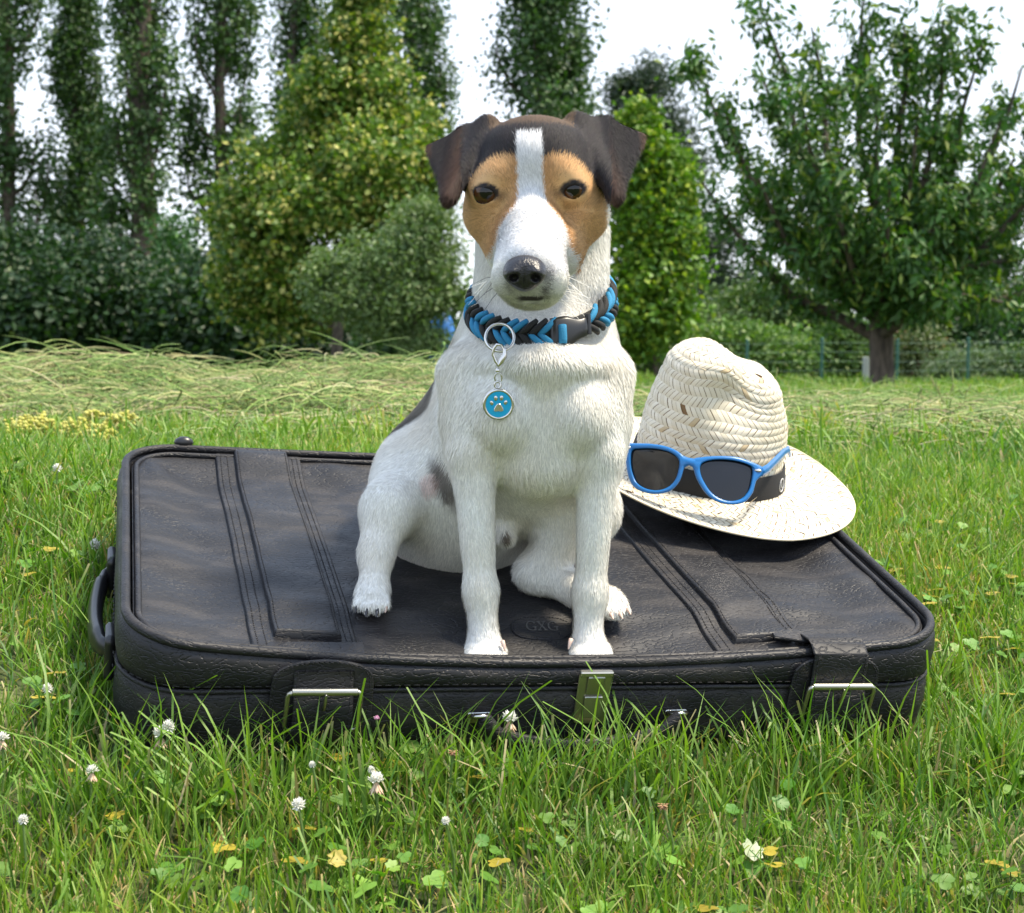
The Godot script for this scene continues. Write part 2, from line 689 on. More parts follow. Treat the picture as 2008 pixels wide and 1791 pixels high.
func hay_depth(x: float, d: float) -> float:
	var across := x / d * FOCAL + CX
	var row := 3.05 + 0.3 * lump.get_noise_2d(across * 0.4, 7.0) - (0.3 if across > 1100 else 0.0)
	var h := (0.1 if across < 900 else 0.036) * exp(-pow((d - row - 0.35) / (0.55 if across < 900 else 0.5), 2.0))
	if across < 1000:
		h += 0.035 * exp(-pow((d - row - 1.7) / 0.6, 2.0))
	h *= 0.5 + 2.2 * (lump.get_noise_2d(x * 60.0, d * 30.0) + 0.35)
	if across < 700:
		h += 0.045 * exp(-pow((across - 420.0) / 200.0, 2.0)) * exp(-pow((d - 4.0) / 0.4, 2.0))
	return maxf(h, 0.0)


# ---------------------------------------------------------------- trees and shrubs
# a spray of leaves: folded pointed leaves in a small ball, or hanging from a twig
func spray(count: int, radius: float, leaf_l: float, leaf_w: float, hang: float, c0: Color, c1: Color, c2: Color, share2: float) -> ArrayMesh:
	var b := MB.new()
	for i in count:
		var at := Vector3(rng.randfn(), rng.randfn(), rng.randfn()) * radius * 0.5
		var dir := Vector3(rng.randfn(), rng.randfn() * 0.7 - hang, rng.randfn()).normalized()
		var side := dir.cross(Vector3(rf(-1, 1), rf(0.2, 1), rf(-1, 1))).normalized()
		var up := side.cross(dir)
		b.col = c2 if rng.randf() < share2 else c0.lerp(c1, rng.randf())
		var l := leaf_l * rf(0.7, 1.2)
		var w := leaf_w * rf(0.7, 1.2)
		var a := b.add(at)
		b.add(at + dir * l * 0.45 + side * w * 0.5 + up * w * 0.15)
		b.add(at + dir * l)
		b.add(at + dir * l * 0.45 - side * w * 0.5 + up * w * 0.15)
		b.tri(a, a + 1, a + 2)
		b.tri(a, a + 2, a + 3)
	return b.done(false)


func limb(b: MB, from: Vector3, to: Vector3, r0: float, r1: float, sweep: Vector3) -> Array:
	var pts := []
	var rr := []
	for i in 6:
		var t := i / 5.0
		pts.append(from.lerp(to, t) + sweep * sin(t * PI) + Vector3(rng.randfn(), rng.randfn(), rng.randfn()) * from.distance_to(to) * 0.012)
		rr.append(lerpf(r0, r1, t))
	b.tube(pts, rr, 6)
	return pts


func crown(parent: Node3D, sprays: Array, spots: Array, tints: Array) -> void:
	var at := []
	var tt := []
	for i in sprays.size():
		at.append([])
		tt.append([])
	for i in spots.size():
		at[i % sprays.size()].append(spots[i])
		tt[i % sprays.size()].append(tints[i])
	var holder := Node3D.new()
	holder.name = "crown"
	parent.add_child(holder)
	for i in sprays.size():
		copies("foliage", sprays[i], M.leaf, at[i], tt[i], holder)


func put(spots: Array, tints: Array, p: Vector3, s: float, tone: float) -> void:
	spots.append(Transform3D(Basis(Vector3(rf(-1, 1), rf(-1, 1), rf(-1, 1)).normalized(), rf(0, TAU)).scaled(Vector3.ONE * s * rf(0.75, 1.25)), p))
	var g := tone * rf(0.8, 1.2)
	tints.append(Color(g * rf(0.92, 1.08), g, g * rf(0.9, 1.1)))


# tall narrow poplar: a trunk with steep limbs, each carrying its own plume
func poplar(px: float, d: float, half_px: float, top_py: float, low_py: float, sprays: Array, label: String, trunk_px: float, lean := 0.0, density := 1.0) -> void:
	var x := (px - CX) / FOCAL * d
	var base := on_ground(x, d)
	var top := P(px + lean, top_py, d)
	var t := thing("poplar_tree", label, "tree", "poplars at the edge of the meadow")
	var b := MB.new()
	var tr := trunk_px / FOCAL * d
	var line := []
	var rr := []
	for i in 9:
		var s := i / 8.0
		line.append(base.lerp(top, s) + Vector3(sin(i * 1.7 + px) * 0.06, 0, cos(i * 2.1) * 0.06) * (1.0 if i > 0 else 0.0) - Vector3(0, 0.1 if i == 0 else 0.0, 0))
		rr.append(lerpf(tr * 0.55, tr * 0.06, s))
	b.tube(line, rr, 9)
	var spots := []
	var tints := []
	var low := P(px, low_py, d).y
	var width := half_px / FOCAL * d
	var h := top.y - low
	var count := int(30 * density)
	for i in count:
		var s := (i + rng.randf()) / count
		var y := low + h * s * 0.86
		var f := clampf((y - base.y) / (top.y - base.y), 0, 1)
		var a := rf(0, TAU)
		var reach_ := width * (1.0 - 0.55 * s) * rf(0.55, 1.05) * (0.75 + 0.25 * minf(1.0, s * 6.0))
		var from := base.lerp(top, f)
		var to := from + Vector3(cos(a) * reach_, h * rf(0.1, 0.2), sin(a) * reach_)
		var pts := limb(b, from, to, tr * 0.12, 0.012, Vector3(cos(a), -0.5, sin(a)) * reach_ * 0.35)
		for k in int(19 * density):
			var q := rf(0.3, 1.08)
			var c: Vector3 = pts[mini(int(q * 5), 5)]
			var fat := width * 0.15
			put(spots, tints, c + Vector3(rng.randfn() * fat, rng.randfn() * h * 0.03, rng.randfn() * fat), 1.0, rf(0.75, 1.15))
	part("trunk", b.done(), M.bark, t)
	crown(t, sprays, spots, tints)


# crown filled with sprays inside stacked lobes; lobes are [px, py, half width px, half height px]
func leafy(called: String, label: String, group: String, d: float, base_px: float, lobes: Array, sprays: Array, per_lobe: int, trunk_px: float, s: float, tone := 1.0) -> Node3D:
	var gap := -0.3 if called in ["hedge_shrub", "backing_shrub", "round_shrub", "spreading_shrub"] else -0.05
	var t := thing(called, label, "shrub" if called.contains("shrub") else "tree", group)
	var base := on_ground((base_px - CX) / FOCAL * d, d)
	var b := MB.new()
	var spots := []
	var tints := []
	var tr := trunk_px / FOCAL * d
	var top := Vector3(base.x, -99, base.z)
	for l in lobes:
		var q := P(l[0], l[1] - l[3] * 0.6, d)
		if q.y > top.y:
			top = q
	b.tube([base - Vector3(0, 0.1, 0), base.lerp(top, 0.35), base.lerp(top, 0.7), top], [tr * 0.6, tr * 0.45, tr * 0.25, tr * 0.08], 8)
	for l in lobes:
		var dd: float = d + (l[4] if l.size() > 4 else 0.0)
		var c := P(l[0], l[1], dd)
		var rx: float = l[2] / FOCAL * d
		var ry: float = l[3] / FOCAL * d
		var f := clampf((c.y - base.y) / maxf(top.y - base.y, 0.1), 0.15, 0.95) * 0.75
		limb(b, base.lerp(top, f), c, tr * 0.2, tr * 0.05, Vector3(0, -0.1 * rx, 0))
		for k in per_lobe:
			var dir := Vector3(rng.randfn(), rng.randfn(), rng.randfn()).normalized()
			var r := pow(rng.randf(), 0.5)
			# knobbly surface: boughs push out, hollows between them
			var bough := 1.0 + 0.5 * lump.get_noise_3d((c.x + dir.x * rx) * 130.0 / rx, (c.y + dir.y * ry) * 130.0 / rx, dir.z * 130.0)
			if lump.get_noise_3d((c.x + dir.x * rx * r) * 260.0 / rx, (c.y + dir.y * ry * r) * 260.0 / rx, (dir.z * r) * 260.0) < gap:
				continue
			put(spots, tints, c + Vector3(dir.x * rx, dir.y * ry, dir.z * rx) * r * bough, s, tone)
	part("trunk", b.done(), M.bark, t)
	crown(t, sprays, spots, tints)
	return t


func build_trees() -> void:
	# poplars, twenty-eight metres off
	var pop := []
	for i in 4:
		pop.append(spray(26, 0.3, 0.1, 0.075, 0.1, Color(0.035, 0.085, 0.022), Color(0.075, 0.15, 0.035), Color(0.15, 0.22, 0.09), 0.08))
	poplar(15, 28, 98, -420, 560, pop, "tall poplar with bare grey stems at the end of the row, past the slender poplar", 34)
	poplar(165, 30, 66, -60, 500, pop, "slender dark poplar with a pointed top between two thicker poplars", 24, -25)
	poplar(275, 27, 76, -450, 520, pop, "poplar with the thickest dark trunk rising out of the hedge", 62, 5)
	poplar(425, 28, 84, -430, 500, pop, "poplar with a leaning forked stem beside the flowering linden", 34, 20)
	poplar(575, 33, 60, -250, 480, pop, "thin dark poplar half hidden behind the flowering linden", 34)
	poplar(835, 31, 92, -160, 480, pop, "poplar between the flowering linden and the poplar standing alone", 40, -40)
	poplar(1065, 26, 120, -260, 460, pop, "broad poplar standing alone behind the dog's head", 44, 5, 1.25)
	# pines
	var pine := []
	for i in 3:
		pine.append(spray(46, 0.26, 0.13, 0.034, -0.3, Color(0.022, 0.045, 0.026), Color(0.05, 0.08, 0.045), Color(0.09, 0.11, 0.06), 0.1))
	leafy("pine_tree", "dark grey-green pine behind the bright green young tree", "", 24, 1300, [[1275, 170, 48, 60], [1240, 250, 60, 60], [1310, 260, 70, 55], [1230, 180, 30, 22], [1335, 330, 62, 40], [1395, 480, 80, 45], [1330, 430, 75, 60], [1440, 560, 60, 40], [1360, 560, 60, 50]], pine, 90, 22, 0.9)
	leafy("pine_tree", "dark pine crown showing through behind the cherry tree", "", 24, 1960, [[1950, 440, 50, 40], [1930, 520, 70, 40], [1990, 560, 70, 45], [1960, 640, 80, 60]], pine, 80, 22, 0.9)
	# dark hedge of shrubs below the poplars, each its own
	var hedge := []
	for i in 3:
		hedge.append(spray(44, 0.3, 0.085, 0.055, 0.2, Color(0.015, 0.045, 0.012), Color(0.034, 0.082, 0.022), Color(0.08, 0.13, 0.03), 0.07))
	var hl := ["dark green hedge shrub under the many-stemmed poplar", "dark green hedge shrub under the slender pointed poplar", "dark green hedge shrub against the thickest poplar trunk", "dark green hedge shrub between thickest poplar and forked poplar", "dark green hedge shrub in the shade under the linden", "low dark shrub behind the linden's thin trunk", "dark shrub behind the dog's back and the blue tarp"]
	var hp := [[40, 570, 120, 115], [170, 580, 110, 110], [300, 605, 110, 95], [430, 600, 110, 105], [560, 650, 110, 75], [700, 665, 110, 60], [830, 680, 90, 50]]
	for i in 7:
		var q: Array = hp[i]
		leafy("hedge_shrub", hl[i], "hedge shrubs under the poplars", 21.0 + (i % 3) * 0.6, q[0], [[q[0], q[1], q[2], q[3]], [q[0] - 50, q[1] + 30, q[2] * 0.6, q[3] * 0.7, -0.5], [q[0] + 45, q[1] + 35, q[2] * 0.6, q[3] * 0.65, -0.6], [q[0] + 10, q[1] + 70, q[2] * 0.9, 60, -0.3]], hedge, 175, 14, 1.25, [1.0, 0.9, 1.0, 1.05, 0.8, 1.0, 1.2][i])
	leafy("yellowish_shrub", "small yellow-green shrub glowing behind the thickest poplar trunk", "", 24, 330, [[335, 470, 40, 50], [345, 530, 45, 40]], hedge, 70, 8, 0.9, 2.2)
	# the flowering linden and its second crown
	var lin := []
	for i in 4:
		lin.append(spray(30, 0.16, 0.07, 0.058, 0.5, Color(0.05, 0.12, 0.014), Color(0.17, 0.26, 0.03), Color(0.5, 0.48, 0.13), 0.24))
	leafy("linden_tree", "flowering linden full of pale yellow blossom clusters in front of the poplars", "", 17, 655, [[715, -30, 50, 70], [700, 70, 75, 75], [715, 160, 100, 80], [650, 190, 90, 70], [770, 240, 85, 70], [620, 280, 110, 75, 0.4], [720, 310, 120, 80, -0.5], [820, 330, 80, 70], [540, 340, 100, 75], [610, 400, 130, 80, -0.4], [740, 420, 120, 80, 0.2], [500, 440, 90, 75], [560, 520, 110, 75], [660, 540, 110, 70, 0.4], [480, 560, 70, 60, 0.3], [780, 540, 100, 60, 0.5], [590, 610, 100, 50, 0.5]], lin, 195, 20, 1.05)
	var wil := []
	for i in 3:
		wil.append(spray(30, 0.13, 0.055, 0.022, 0.0, Color(0.1, 0.17, 0.055), Color(0.18, 0.25, 0.09), Color(0.22, 0.28, 0.12), 0.15))
	leafy("willow_shrub", "loose grey-green willow shrub leaning out in front of the linden", "", 13.5, 800, [[840, 430, 60, 45], [790, 480, 90, 55], [720, 520, 90, 45], [650, 530, 50, 28], [860, 520, 70, 60], [700, 580, 90, 40], [800, 580, 110, 50], [640, 590, 40, 22], [868, 585, 50, 26], [760, 630, 80, 30], [835, 672, 55, 32]], wil, 125, 9, 1.0)
	# bright young tree by the dog's ear
	var bri := []
	for i in 3:
		bri.append(spray(28, 0.13, 0.065, 0.045, 0.2, Color(0.07, 0.17, 0.015), Color(0.17, 0.29, 0.025), Color(0.34, 0.42, 0.04), 0.18))
	leafy("young_tree", "bright yellow-green young tree between the dog's ear and the pine", "", 12.5, 1290, [[1255, 250, 22, 45], [1270, 310, 50, 50], [1300, 370, 60, 55], [1250, 400, 60, 60], [1310, 450, 65, 60], [1260, 480, 75, 70], [1310, 540, 75, 60], [1250, 570, 80, 70], [1300, 620, 70, 55], [1240, 650, 60, 50]], bri, 150, 10, 1.0)
	# shrubs on the other side, each its own kind
	var sh := []
	for i in 3:
		sh.append(spray(32, 0.17, 0.06, 0.032, 0.1, Color(0.07, 0.13, 0.035), Color(0.12, 0.2, 0.05), Color(0.2, 0.26, 0.09), 0.15))
	var gsh := []
	for i in 3:
		gsh.append(spray(36, 0.15, 0.06, 0.014, -0.6, Color(0.085, 0.14, 0.06), Color(0.14, 0.2, 0.1), Color(0.2, 0.26, 0.15), 0.2))
	var pink := []
	for i in 3:
		pink.append(spray(34, 0.14, 0.05, 0.026, 0.0, Color(0.09, 0.13, 0.04), Color(0.15, 0.18, 0.06), Color(0.36, 0.16, 0.13), 0.05))
	leafy("round_shrub", "tall rounded mid-green shrub behind the golden-green shrub", "", 17, 1530, [[1530, 600, 90, 60], [1450, 620, 70, 50], [1590, 650, 80, 50], [1420, 640, 60, 40]], sh, 260, 10, 1.0, 0.95)
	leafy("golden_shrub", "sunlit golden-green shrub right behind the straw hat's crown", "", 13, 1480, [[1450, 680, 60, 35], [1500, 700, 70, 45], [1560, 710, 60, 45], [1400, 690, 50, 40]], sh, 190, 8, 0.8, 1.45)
	leafy("slender_shrub", "upright loose shrub standing next to the cherry trunk", "", 13, 1655, [[1655, 650, 40, 40], [1645, 710, 45, 50], [1680, 700, 40, 55]], sh, 160, 8, 0.75, 1.3)
	leafy("rose_shrub", "reddish-green arching shrub with pink flowers behind the fence", "", 12.5, 1800, [[1800, 680, 55, 45], [1780, 730, 60, 40], [1840, 720, 50, 45]], pink, 190, 8, 0.75, 1.0)
	leafy("lavender_shrub", "grey-green lavender-like shrub behind the fence", "", 12, 1900, [[1890, 735, 60, 40], [1930, 730, 40, 40], [1860, 745, 40, 32]], gsh, 220, 6, 0.8, 1.0)
	leafy("corner_shrub", "olive-green shrub past the grey-green one along the fence", "", 12, 1990, [[1990, 735, 50, 40], [2040, 720, 60, 50]], sh, 180, 6, 0.75, 0.95)
	leafy("backing_shrub", "dark leafy shrub mass behind the rose and lavender shrubs", "", 17, 1900, [[1900, 640, 110, 55], [2000, 640, 100, 70], [1800, 630, 70, 55], [1940, 690, 120, 50]], hedge, 230, 10, 0.75, 1.25)
	leafy("spreading_shrub", "broad shrub filling the gap between young tree and hat", "", 16, 1370, [[1370, 660, 70, 50], [1330, 690, 70, 45], [1290, 700, 60, 40]], sh, 200, 8, 0.9, 0.7)
	# cherry tree: open crown of rising limbs clothed in hanging leaves
	var chl := []
	for i in 4:
		chl.append(spray(24, 0.085, 0.062, 0.027, 1.1, Color(0.03, 0.1, 0.018), Color(0.075, 0.17, 0.028), Color(0.17, 0.25, 0.035), 0.08))
	var d := 9.0
	var t := thing("cherry_tree", "cherry tree with an open vase-shaped crown of leafy rising limbs", "tree")
	var b := MB.new()
	var base := P(1728, 782, d)
	base.y = ground_y(base.x, d) - 0.04
	var fork := P(1728, 635, d)
	b.tube([base, P(1730, 760, d), P(1729, 700, d), fork], [0.115, 0.078, 0.07, 0.078], 12)
	var spots := []
	var tints := []
	# ends of limbs in the photograph, with how far forward or back they lean
	var ends := [[1375, 130, 0.2], [1410, 200, 0.3], [1500, 130, -0.2], [1830, 130, 0.2], [2000, 300, 0.3], [1490, 20, 0.4], [1590, 60, -0.4], [1690, -10, 0.5], [1775, 50, 0.3], [1860, 40, 0.6], [1940, 90, 0.5], [2010, 130, 0.1], [2080, 180, -0.4], [2060, 330, 0.5], [1980, 400, -0.5], [2010, 500, 0.5], [2090, 520, 0.0], [1960, 590, 0.7], [1370, 350, -0.3], [1460, 330, 0.5], [1560, 180, 0.7], [1640, 200, -0.7], [1720, 160, 0.8], [1800, 220, 0.7], [1880, 240, -0.7], [1960, 240, 0.7], [1530, 330, -0.6], [1640, 350, 0.8], [1740, 340, 0.9], [1850, 360, 0.8], [1900, 420, 0.5], [1610, 450, 0.6], [1840, 540, 0.8], [1545, 460, -0.4], [1780, 480, 0.9], [1690, 450, -0.9], [1820, 600, 0.6]]
	for e in ends:
		var to := P(e[0], e[1], d - e[2])
		var from := fork.lerp(P(1728, 560, d), rf(-0.3, 1.0))
		var out := Vector3(to.x - from.x, 0, to.z - from.z)
		var pts := limb(b, from, to, 0.038, 0.006, Vector3(0, (-0.12 if e[1] < 420 else 0.0) * out.length(), 0) + out * 0.1)
		var run := from.distance_to(to)
		for k in int(run * 31):
			var q := pow(rng.randf(), 0.75) * 1.02
			var i := mini(int(q * 5), 4)
			var c: Vector3 = pts[i].lerp(pts[i + 1], clampf(q * 5 - i, 0, 1.05))
			if q < 0.18 or c.y < P(1728, 622, d).y:
				continue
			var fat := 0.046
			spots.append(Transform3D(Basis(Vector3.UP, rf(0, TAU)).rotated(Vector3.RIGHT, rf(-0.5, 0.5)).scaled(Vector3.ONE * rf(0.75, 1.2)), c + Vector3(rng.randfn(), rng.randfn(), rng.randfn()) * fat))
			var g := rf(0.7, 1.25)
			tints.append(Color(g * rf(0.9, 1.2), g, g))
	part("trunk", b.done(), M.bark, t)
	crown(t, chl, spots, tints)
	# wire fence with green posts along the shrubs
	var fence := thing("wire_fence", "thin green wire fence on slim posts in front of the shrubs", "fence")
	var fd := 11.3
	var fx := [1380.0, 1463.0, 1610.0, 1758.0, 1897.0, 2030.0]
	for i in fx.size():
		var pb := MB.new()
		var g := on_ground((fx[i] - CX) / FOCAL * fd, fd)
		pb.tube([g - Vector3(0, 0.05, 0), g + Vector3(0.01, 0.36, 0)], 0.012, 8)
		pb.ball(g + Vector3(0.01, 0.36, 0), Vector3(0.014, 0.01, 0.014), 4, 8)
		part("post", pb.done(), M.green_metal, fence)
	for row in 5:
		var wb := MB.new()
		var pts := []
		for i in fx.size():
			var g := on_ground((fx[i] - CX) / FOCAL * fd, fd)
			pts.append(g + Vector3(0.005, 0.06 + row * 0.068, 0.012))
		wb.tube(pts, 0.0013, 4)
		part("wire", wb.done(), M.wire, fence)
	var post := MB.new()
	var pg := on_ground((1698 - CX) / FOCAL * 11.0, 11.0)
	post.plate(PackedVector2Array([Vector2(-0.02, -0.05), Vector2(0.02, -0.05), Vector2(0.02, 0.22), Vector2(0.012, 0.235), Vector2(-0.012, 0.235), Vector2(-0.02, 0.22)]), Transform3D(Basis.IDENTITY, pg), 0.04, 0.004)
	var po := part("concrete_post", post.done(false), M.concrete, self)
	tag(po, "pale grey concrete post beside the cherry trunk", "post")
	# blue tarp heaped among the trees
	var tb := MB.new()
	var c := P(862, 622, 14.0)
	var gy := ground_y(c.x, 14.0)
	for i in 9:
		for k in 9:
			var u := k / 8.0 * 2 - 1
			var v := i / 8.0 * 2 - 1
			var hgt := (c.y + 0.05 - gy) * clampf(1.25 - pow(absf(u), 3.0) - pow(absf(v), 3.0), 0.0, 1.0)
			tb.add(Vector3(c.x + u * 0.19 + 0.02 * sin(v * 5 + i), gy + hgt * (0.86 + 0.2 * sin(u * 4.0 + 1.0) * cos(v * 3.0)) + 0.035 * sin(u * 9 + v * 4), c.z + v * 0.2 + 0.02 * sin(u * 8)))
	for i in 8:
		for k in 8:
			var a := i * 9 + k
			tb.quad(a, a + 1, a + 10, a + 9)
	var to2 := part("blue_tarp", tb.done(), M.tarp, self)
	tag(to2, "small heap under a blue tarp behind the dog's shoulder", "tarp")


# ---------------------------------------------------------------- suitcase (local: x along the front, y up off the lid, z towards the front)
func C(u: float, v: float, w: float) -> Vector3:
	return Vector3(u, w, -v)


func ridge(u: float, v: float, u0: float, v0: float, u1: float, v1: float, wide: float, amp: float) -> float:
	var a := Vector2(u0, v0)
	var ba := Vector2(u1, v1) - a
	var pa := Vector2(u, v) - a
	var t := clampf(pa.dot(ba) / ba.dot(ba), 0, 1)
	return 0.65 * amp * exp(-pow((pa - ba * t).length() / wide, 2.0)) * (1.0 - 0.6 * t)


func rim_sag(u: float, v: float) -> float:
	return -0.022 * (1.0 - pow(u / HALF, 2.0)) * clampf(1.0 - v / 0.075, 0.0, 1.0) - 0.004 * (1.0 - pow(u / HALF, 2.0)) * clampf((v - 0.25) / 0.13, 0.0, 1.0)


func panel_w(u: float, v: float) -> float:
	var e := minf(minf(u + 0.31, 0.31 - u), minf(v - 0.007, 0.378 - v))
	var s := smoothstep(0.0, 0.06, e)
	var w := -0.004 + rim_sag(u, v) * 1.0 - 0.0105 * s
	w += s * lump.get_noise_2d(u * 210.0, v * 210.0) * 0.0022
	w -= 0.012 * exp(-pow((u + 0.015) / 0.12, 2.0) - pow(v / 0.05, 2.0)) * smoothstep(0.0, 0.008, e)
	var f := smoothstep(0.0, 0.025, e)
	w += f * (ridge(u, v, -0.3, 0.36, -0.215, 0.22, 0.02, 0.009) + ridge(u, v, -0.3, 0.27, -0.21, 0.17, 0.016, 0.007) + ridge(u, v, -0.3, 0.16, -0.22, 0.12, 0.02, 0.007) + ridge(u, v, -0.29, 0.03, -0.2, 0.08, 0.016, 0.008))
	w += f * (ridge(u, v, 0.3, 0.03, 0.2, 0.09, 0.016, 0.009) + ridge(u, v, 0.3, 0.12, 0.2, 0.13, 0.015, 0.007) + ridge(u, v, 0.3, 0.21, 0.21, 0.19, 0.018, 0.007) + ridge(u, v, 0.3, 0.33, 0.2, 0.26, 0.02, 0.008))
	w += f * (ridge(u, v, -0.13, 0.37, -0.06, 0.24, 0.02, 0.007) - ridge(u, v, 0.0, 0.16, 0.03, 0.16, 0.1, 0.004) + ridge(u, v, 0.05, 0.04, 0.15, 0.07, 0.012, 0.004))
	return w


func outline(grow: float, r: float, steps := 12, straight := 20) -> Array:
	# rounded rectangle, corner by corner; entries are [u, v, normal u, normal v]
	var pts := []
	var c := [[-HALF + r, r, PI, 1.5 * PI], [HALF - r, r, 1.5 * PI, TAU], [HALF - r, DEEP - r, 0.0, 0.5 * PI], [-HALF + r, DEEP - r, 0.5 * PI, PI]]
	for k in 4:
		var q: Array = c[k]
		for i in steps + 1:
			var a: float = lerpf(q[2], q[3], float(i) / steps)
			pts.append([q[0] + cos(a) * (r + grow), q[1] + sin(a) * (r + grow), cos(a), sin(a)])
		var nq: Array = c[(k + 1) % 4]
		var from := Vector2(q[0] + cos(q[3]) * (r + grow), q[1] + sin(q[3]) * (r + grow))
		var to := Vector2(nq[0] + cos(nq[2]) * (r + grow), nq[1] + sin(nq[2]) * (r + grow))
		for i in range(1, straight):
			var p := from.lerp(to, float(i) / straight)
			pts.append([p.x, p.y, cos(q[3]), sin(q[3])])
	return pts


func shell(profile: Array, wobble: float, sagging: bool) -> ArrayMesh:
	var b := MB.new()
	var o := outline(0.0, 0.05)
	var count := o.size()
	for i in profile.size():
		for k in count:
			var p: Array = o[k]
			var off: float = profile[i][0] + wobble * lump.get_noise_3d(p[0] * 260.0, p[1] * 260.0, profile[i][1] * 400.0)
			var w: float = profile[i][1]
			if sagging:
				w += rim_sag(p[0], p[1]) * clampf((w + 0.037) / 0.037, 0.0, 1.0)
			b.add(C(p[0] + p[2] * off, p[1] + p[3] * off, w))
		if i > 0:
			b.ring_join((i - 1) * count, i * count, count)
	return b.done()


func rim_cord(off: float, w: float, r: float, sagging := true) -> ArrayMesh:
	var b := MB.new()
	var pts := []
	for p in outline(off, 0.05, 14, 30):
		pts.append(C(p[0], p[1], w + (rim_sag(p[0], p[1]) if sagging else 0.0)))
	b.tube(pts, r, 8, 1.0, true)
	return b.done()


# a band lying on the lid from v0 to v1, thick, following the lid
func band(u0: float, u1: float, v0: float, v1: float, lift: float, lean := 0.0, end_lift := 0.0) -> ArrayMesh:
	var b := MB.new()
	var n := 60
	for i in n + 1:
		var v := lerpf(v0, v1, float(i) / n)
		var bulge := end_lift * clampf(1.0 - (v - v0) / 0.09, 0.0, 1.0)
		var sh := lean * (v - 0.19)
		var row := [[u0 - 0.0006, -0.002], [u0, lift * 0.75], [u0 + 0.0015, lift], [lerpf(u0, u1, 0.25), lift], [lerpf(u0, u1, 0.5), lift], [lerpf(u0, u1, 0.75), lift], [u1 - 0.0015, lift], [u1, lift * 0.75], [u1 + 0.0006, -0.002]]
		for q in row:
			b.add(C(q[0] + sh, v, panel_w(q[0] + sh, v) + q[1] + (bulge if q[1] > 0 else 0.0)))
		if i > 0:
			for k in 8:
				var a := (i - 1) * 9 + k
				b.quad(a, a + 9, a + 10, a + 1)
	for k in 8:
		if k > 0:
			b.tri(0, k, k + 1)
			b.tri(n * 9, n * 9 + k + 1, n * 9 + k)
	return b.done()


func stitches(parent: Node3D, path: Array, step: float) -> void:
	var b := MB.new()
	var left := 0.0
	for i in path.size() - 1:
		var a: Vector3 = path[i]
		var c: Vector3 = path[i + 1]
		var l := a.distance_to(c)
		while left < l:
			var p := a.lerp(c, left / l)
			var q := a.lerp(c, minf(1.0, (left + step * 0.62) / l))
			b.tube([p, p.lerp(q, 0.5) + Vector3(0, 0.0002, 0.0001), q], 0.0004, 4)
			left += step
		left -= l
	part("stitching", b.done(), M.thread, parent).set_meta("kind", "stuff")


func rounded(w: float, h: float, r: float, steps := 5) -> PackedVector2Array:
	var o := PackedVector2Array()
	for k in 4:
		var c := Vector2((w / 2 - r) * (1 if k in [0, 3] else -1), (h / 2 - r) * (1 if k < 2 else -1))
		for i in steps + 1:
			var a := PI / 2 * (k + float(i) / steps)
			o.append(c + Vector2(cos(a), sin(a)) * r)
	return o


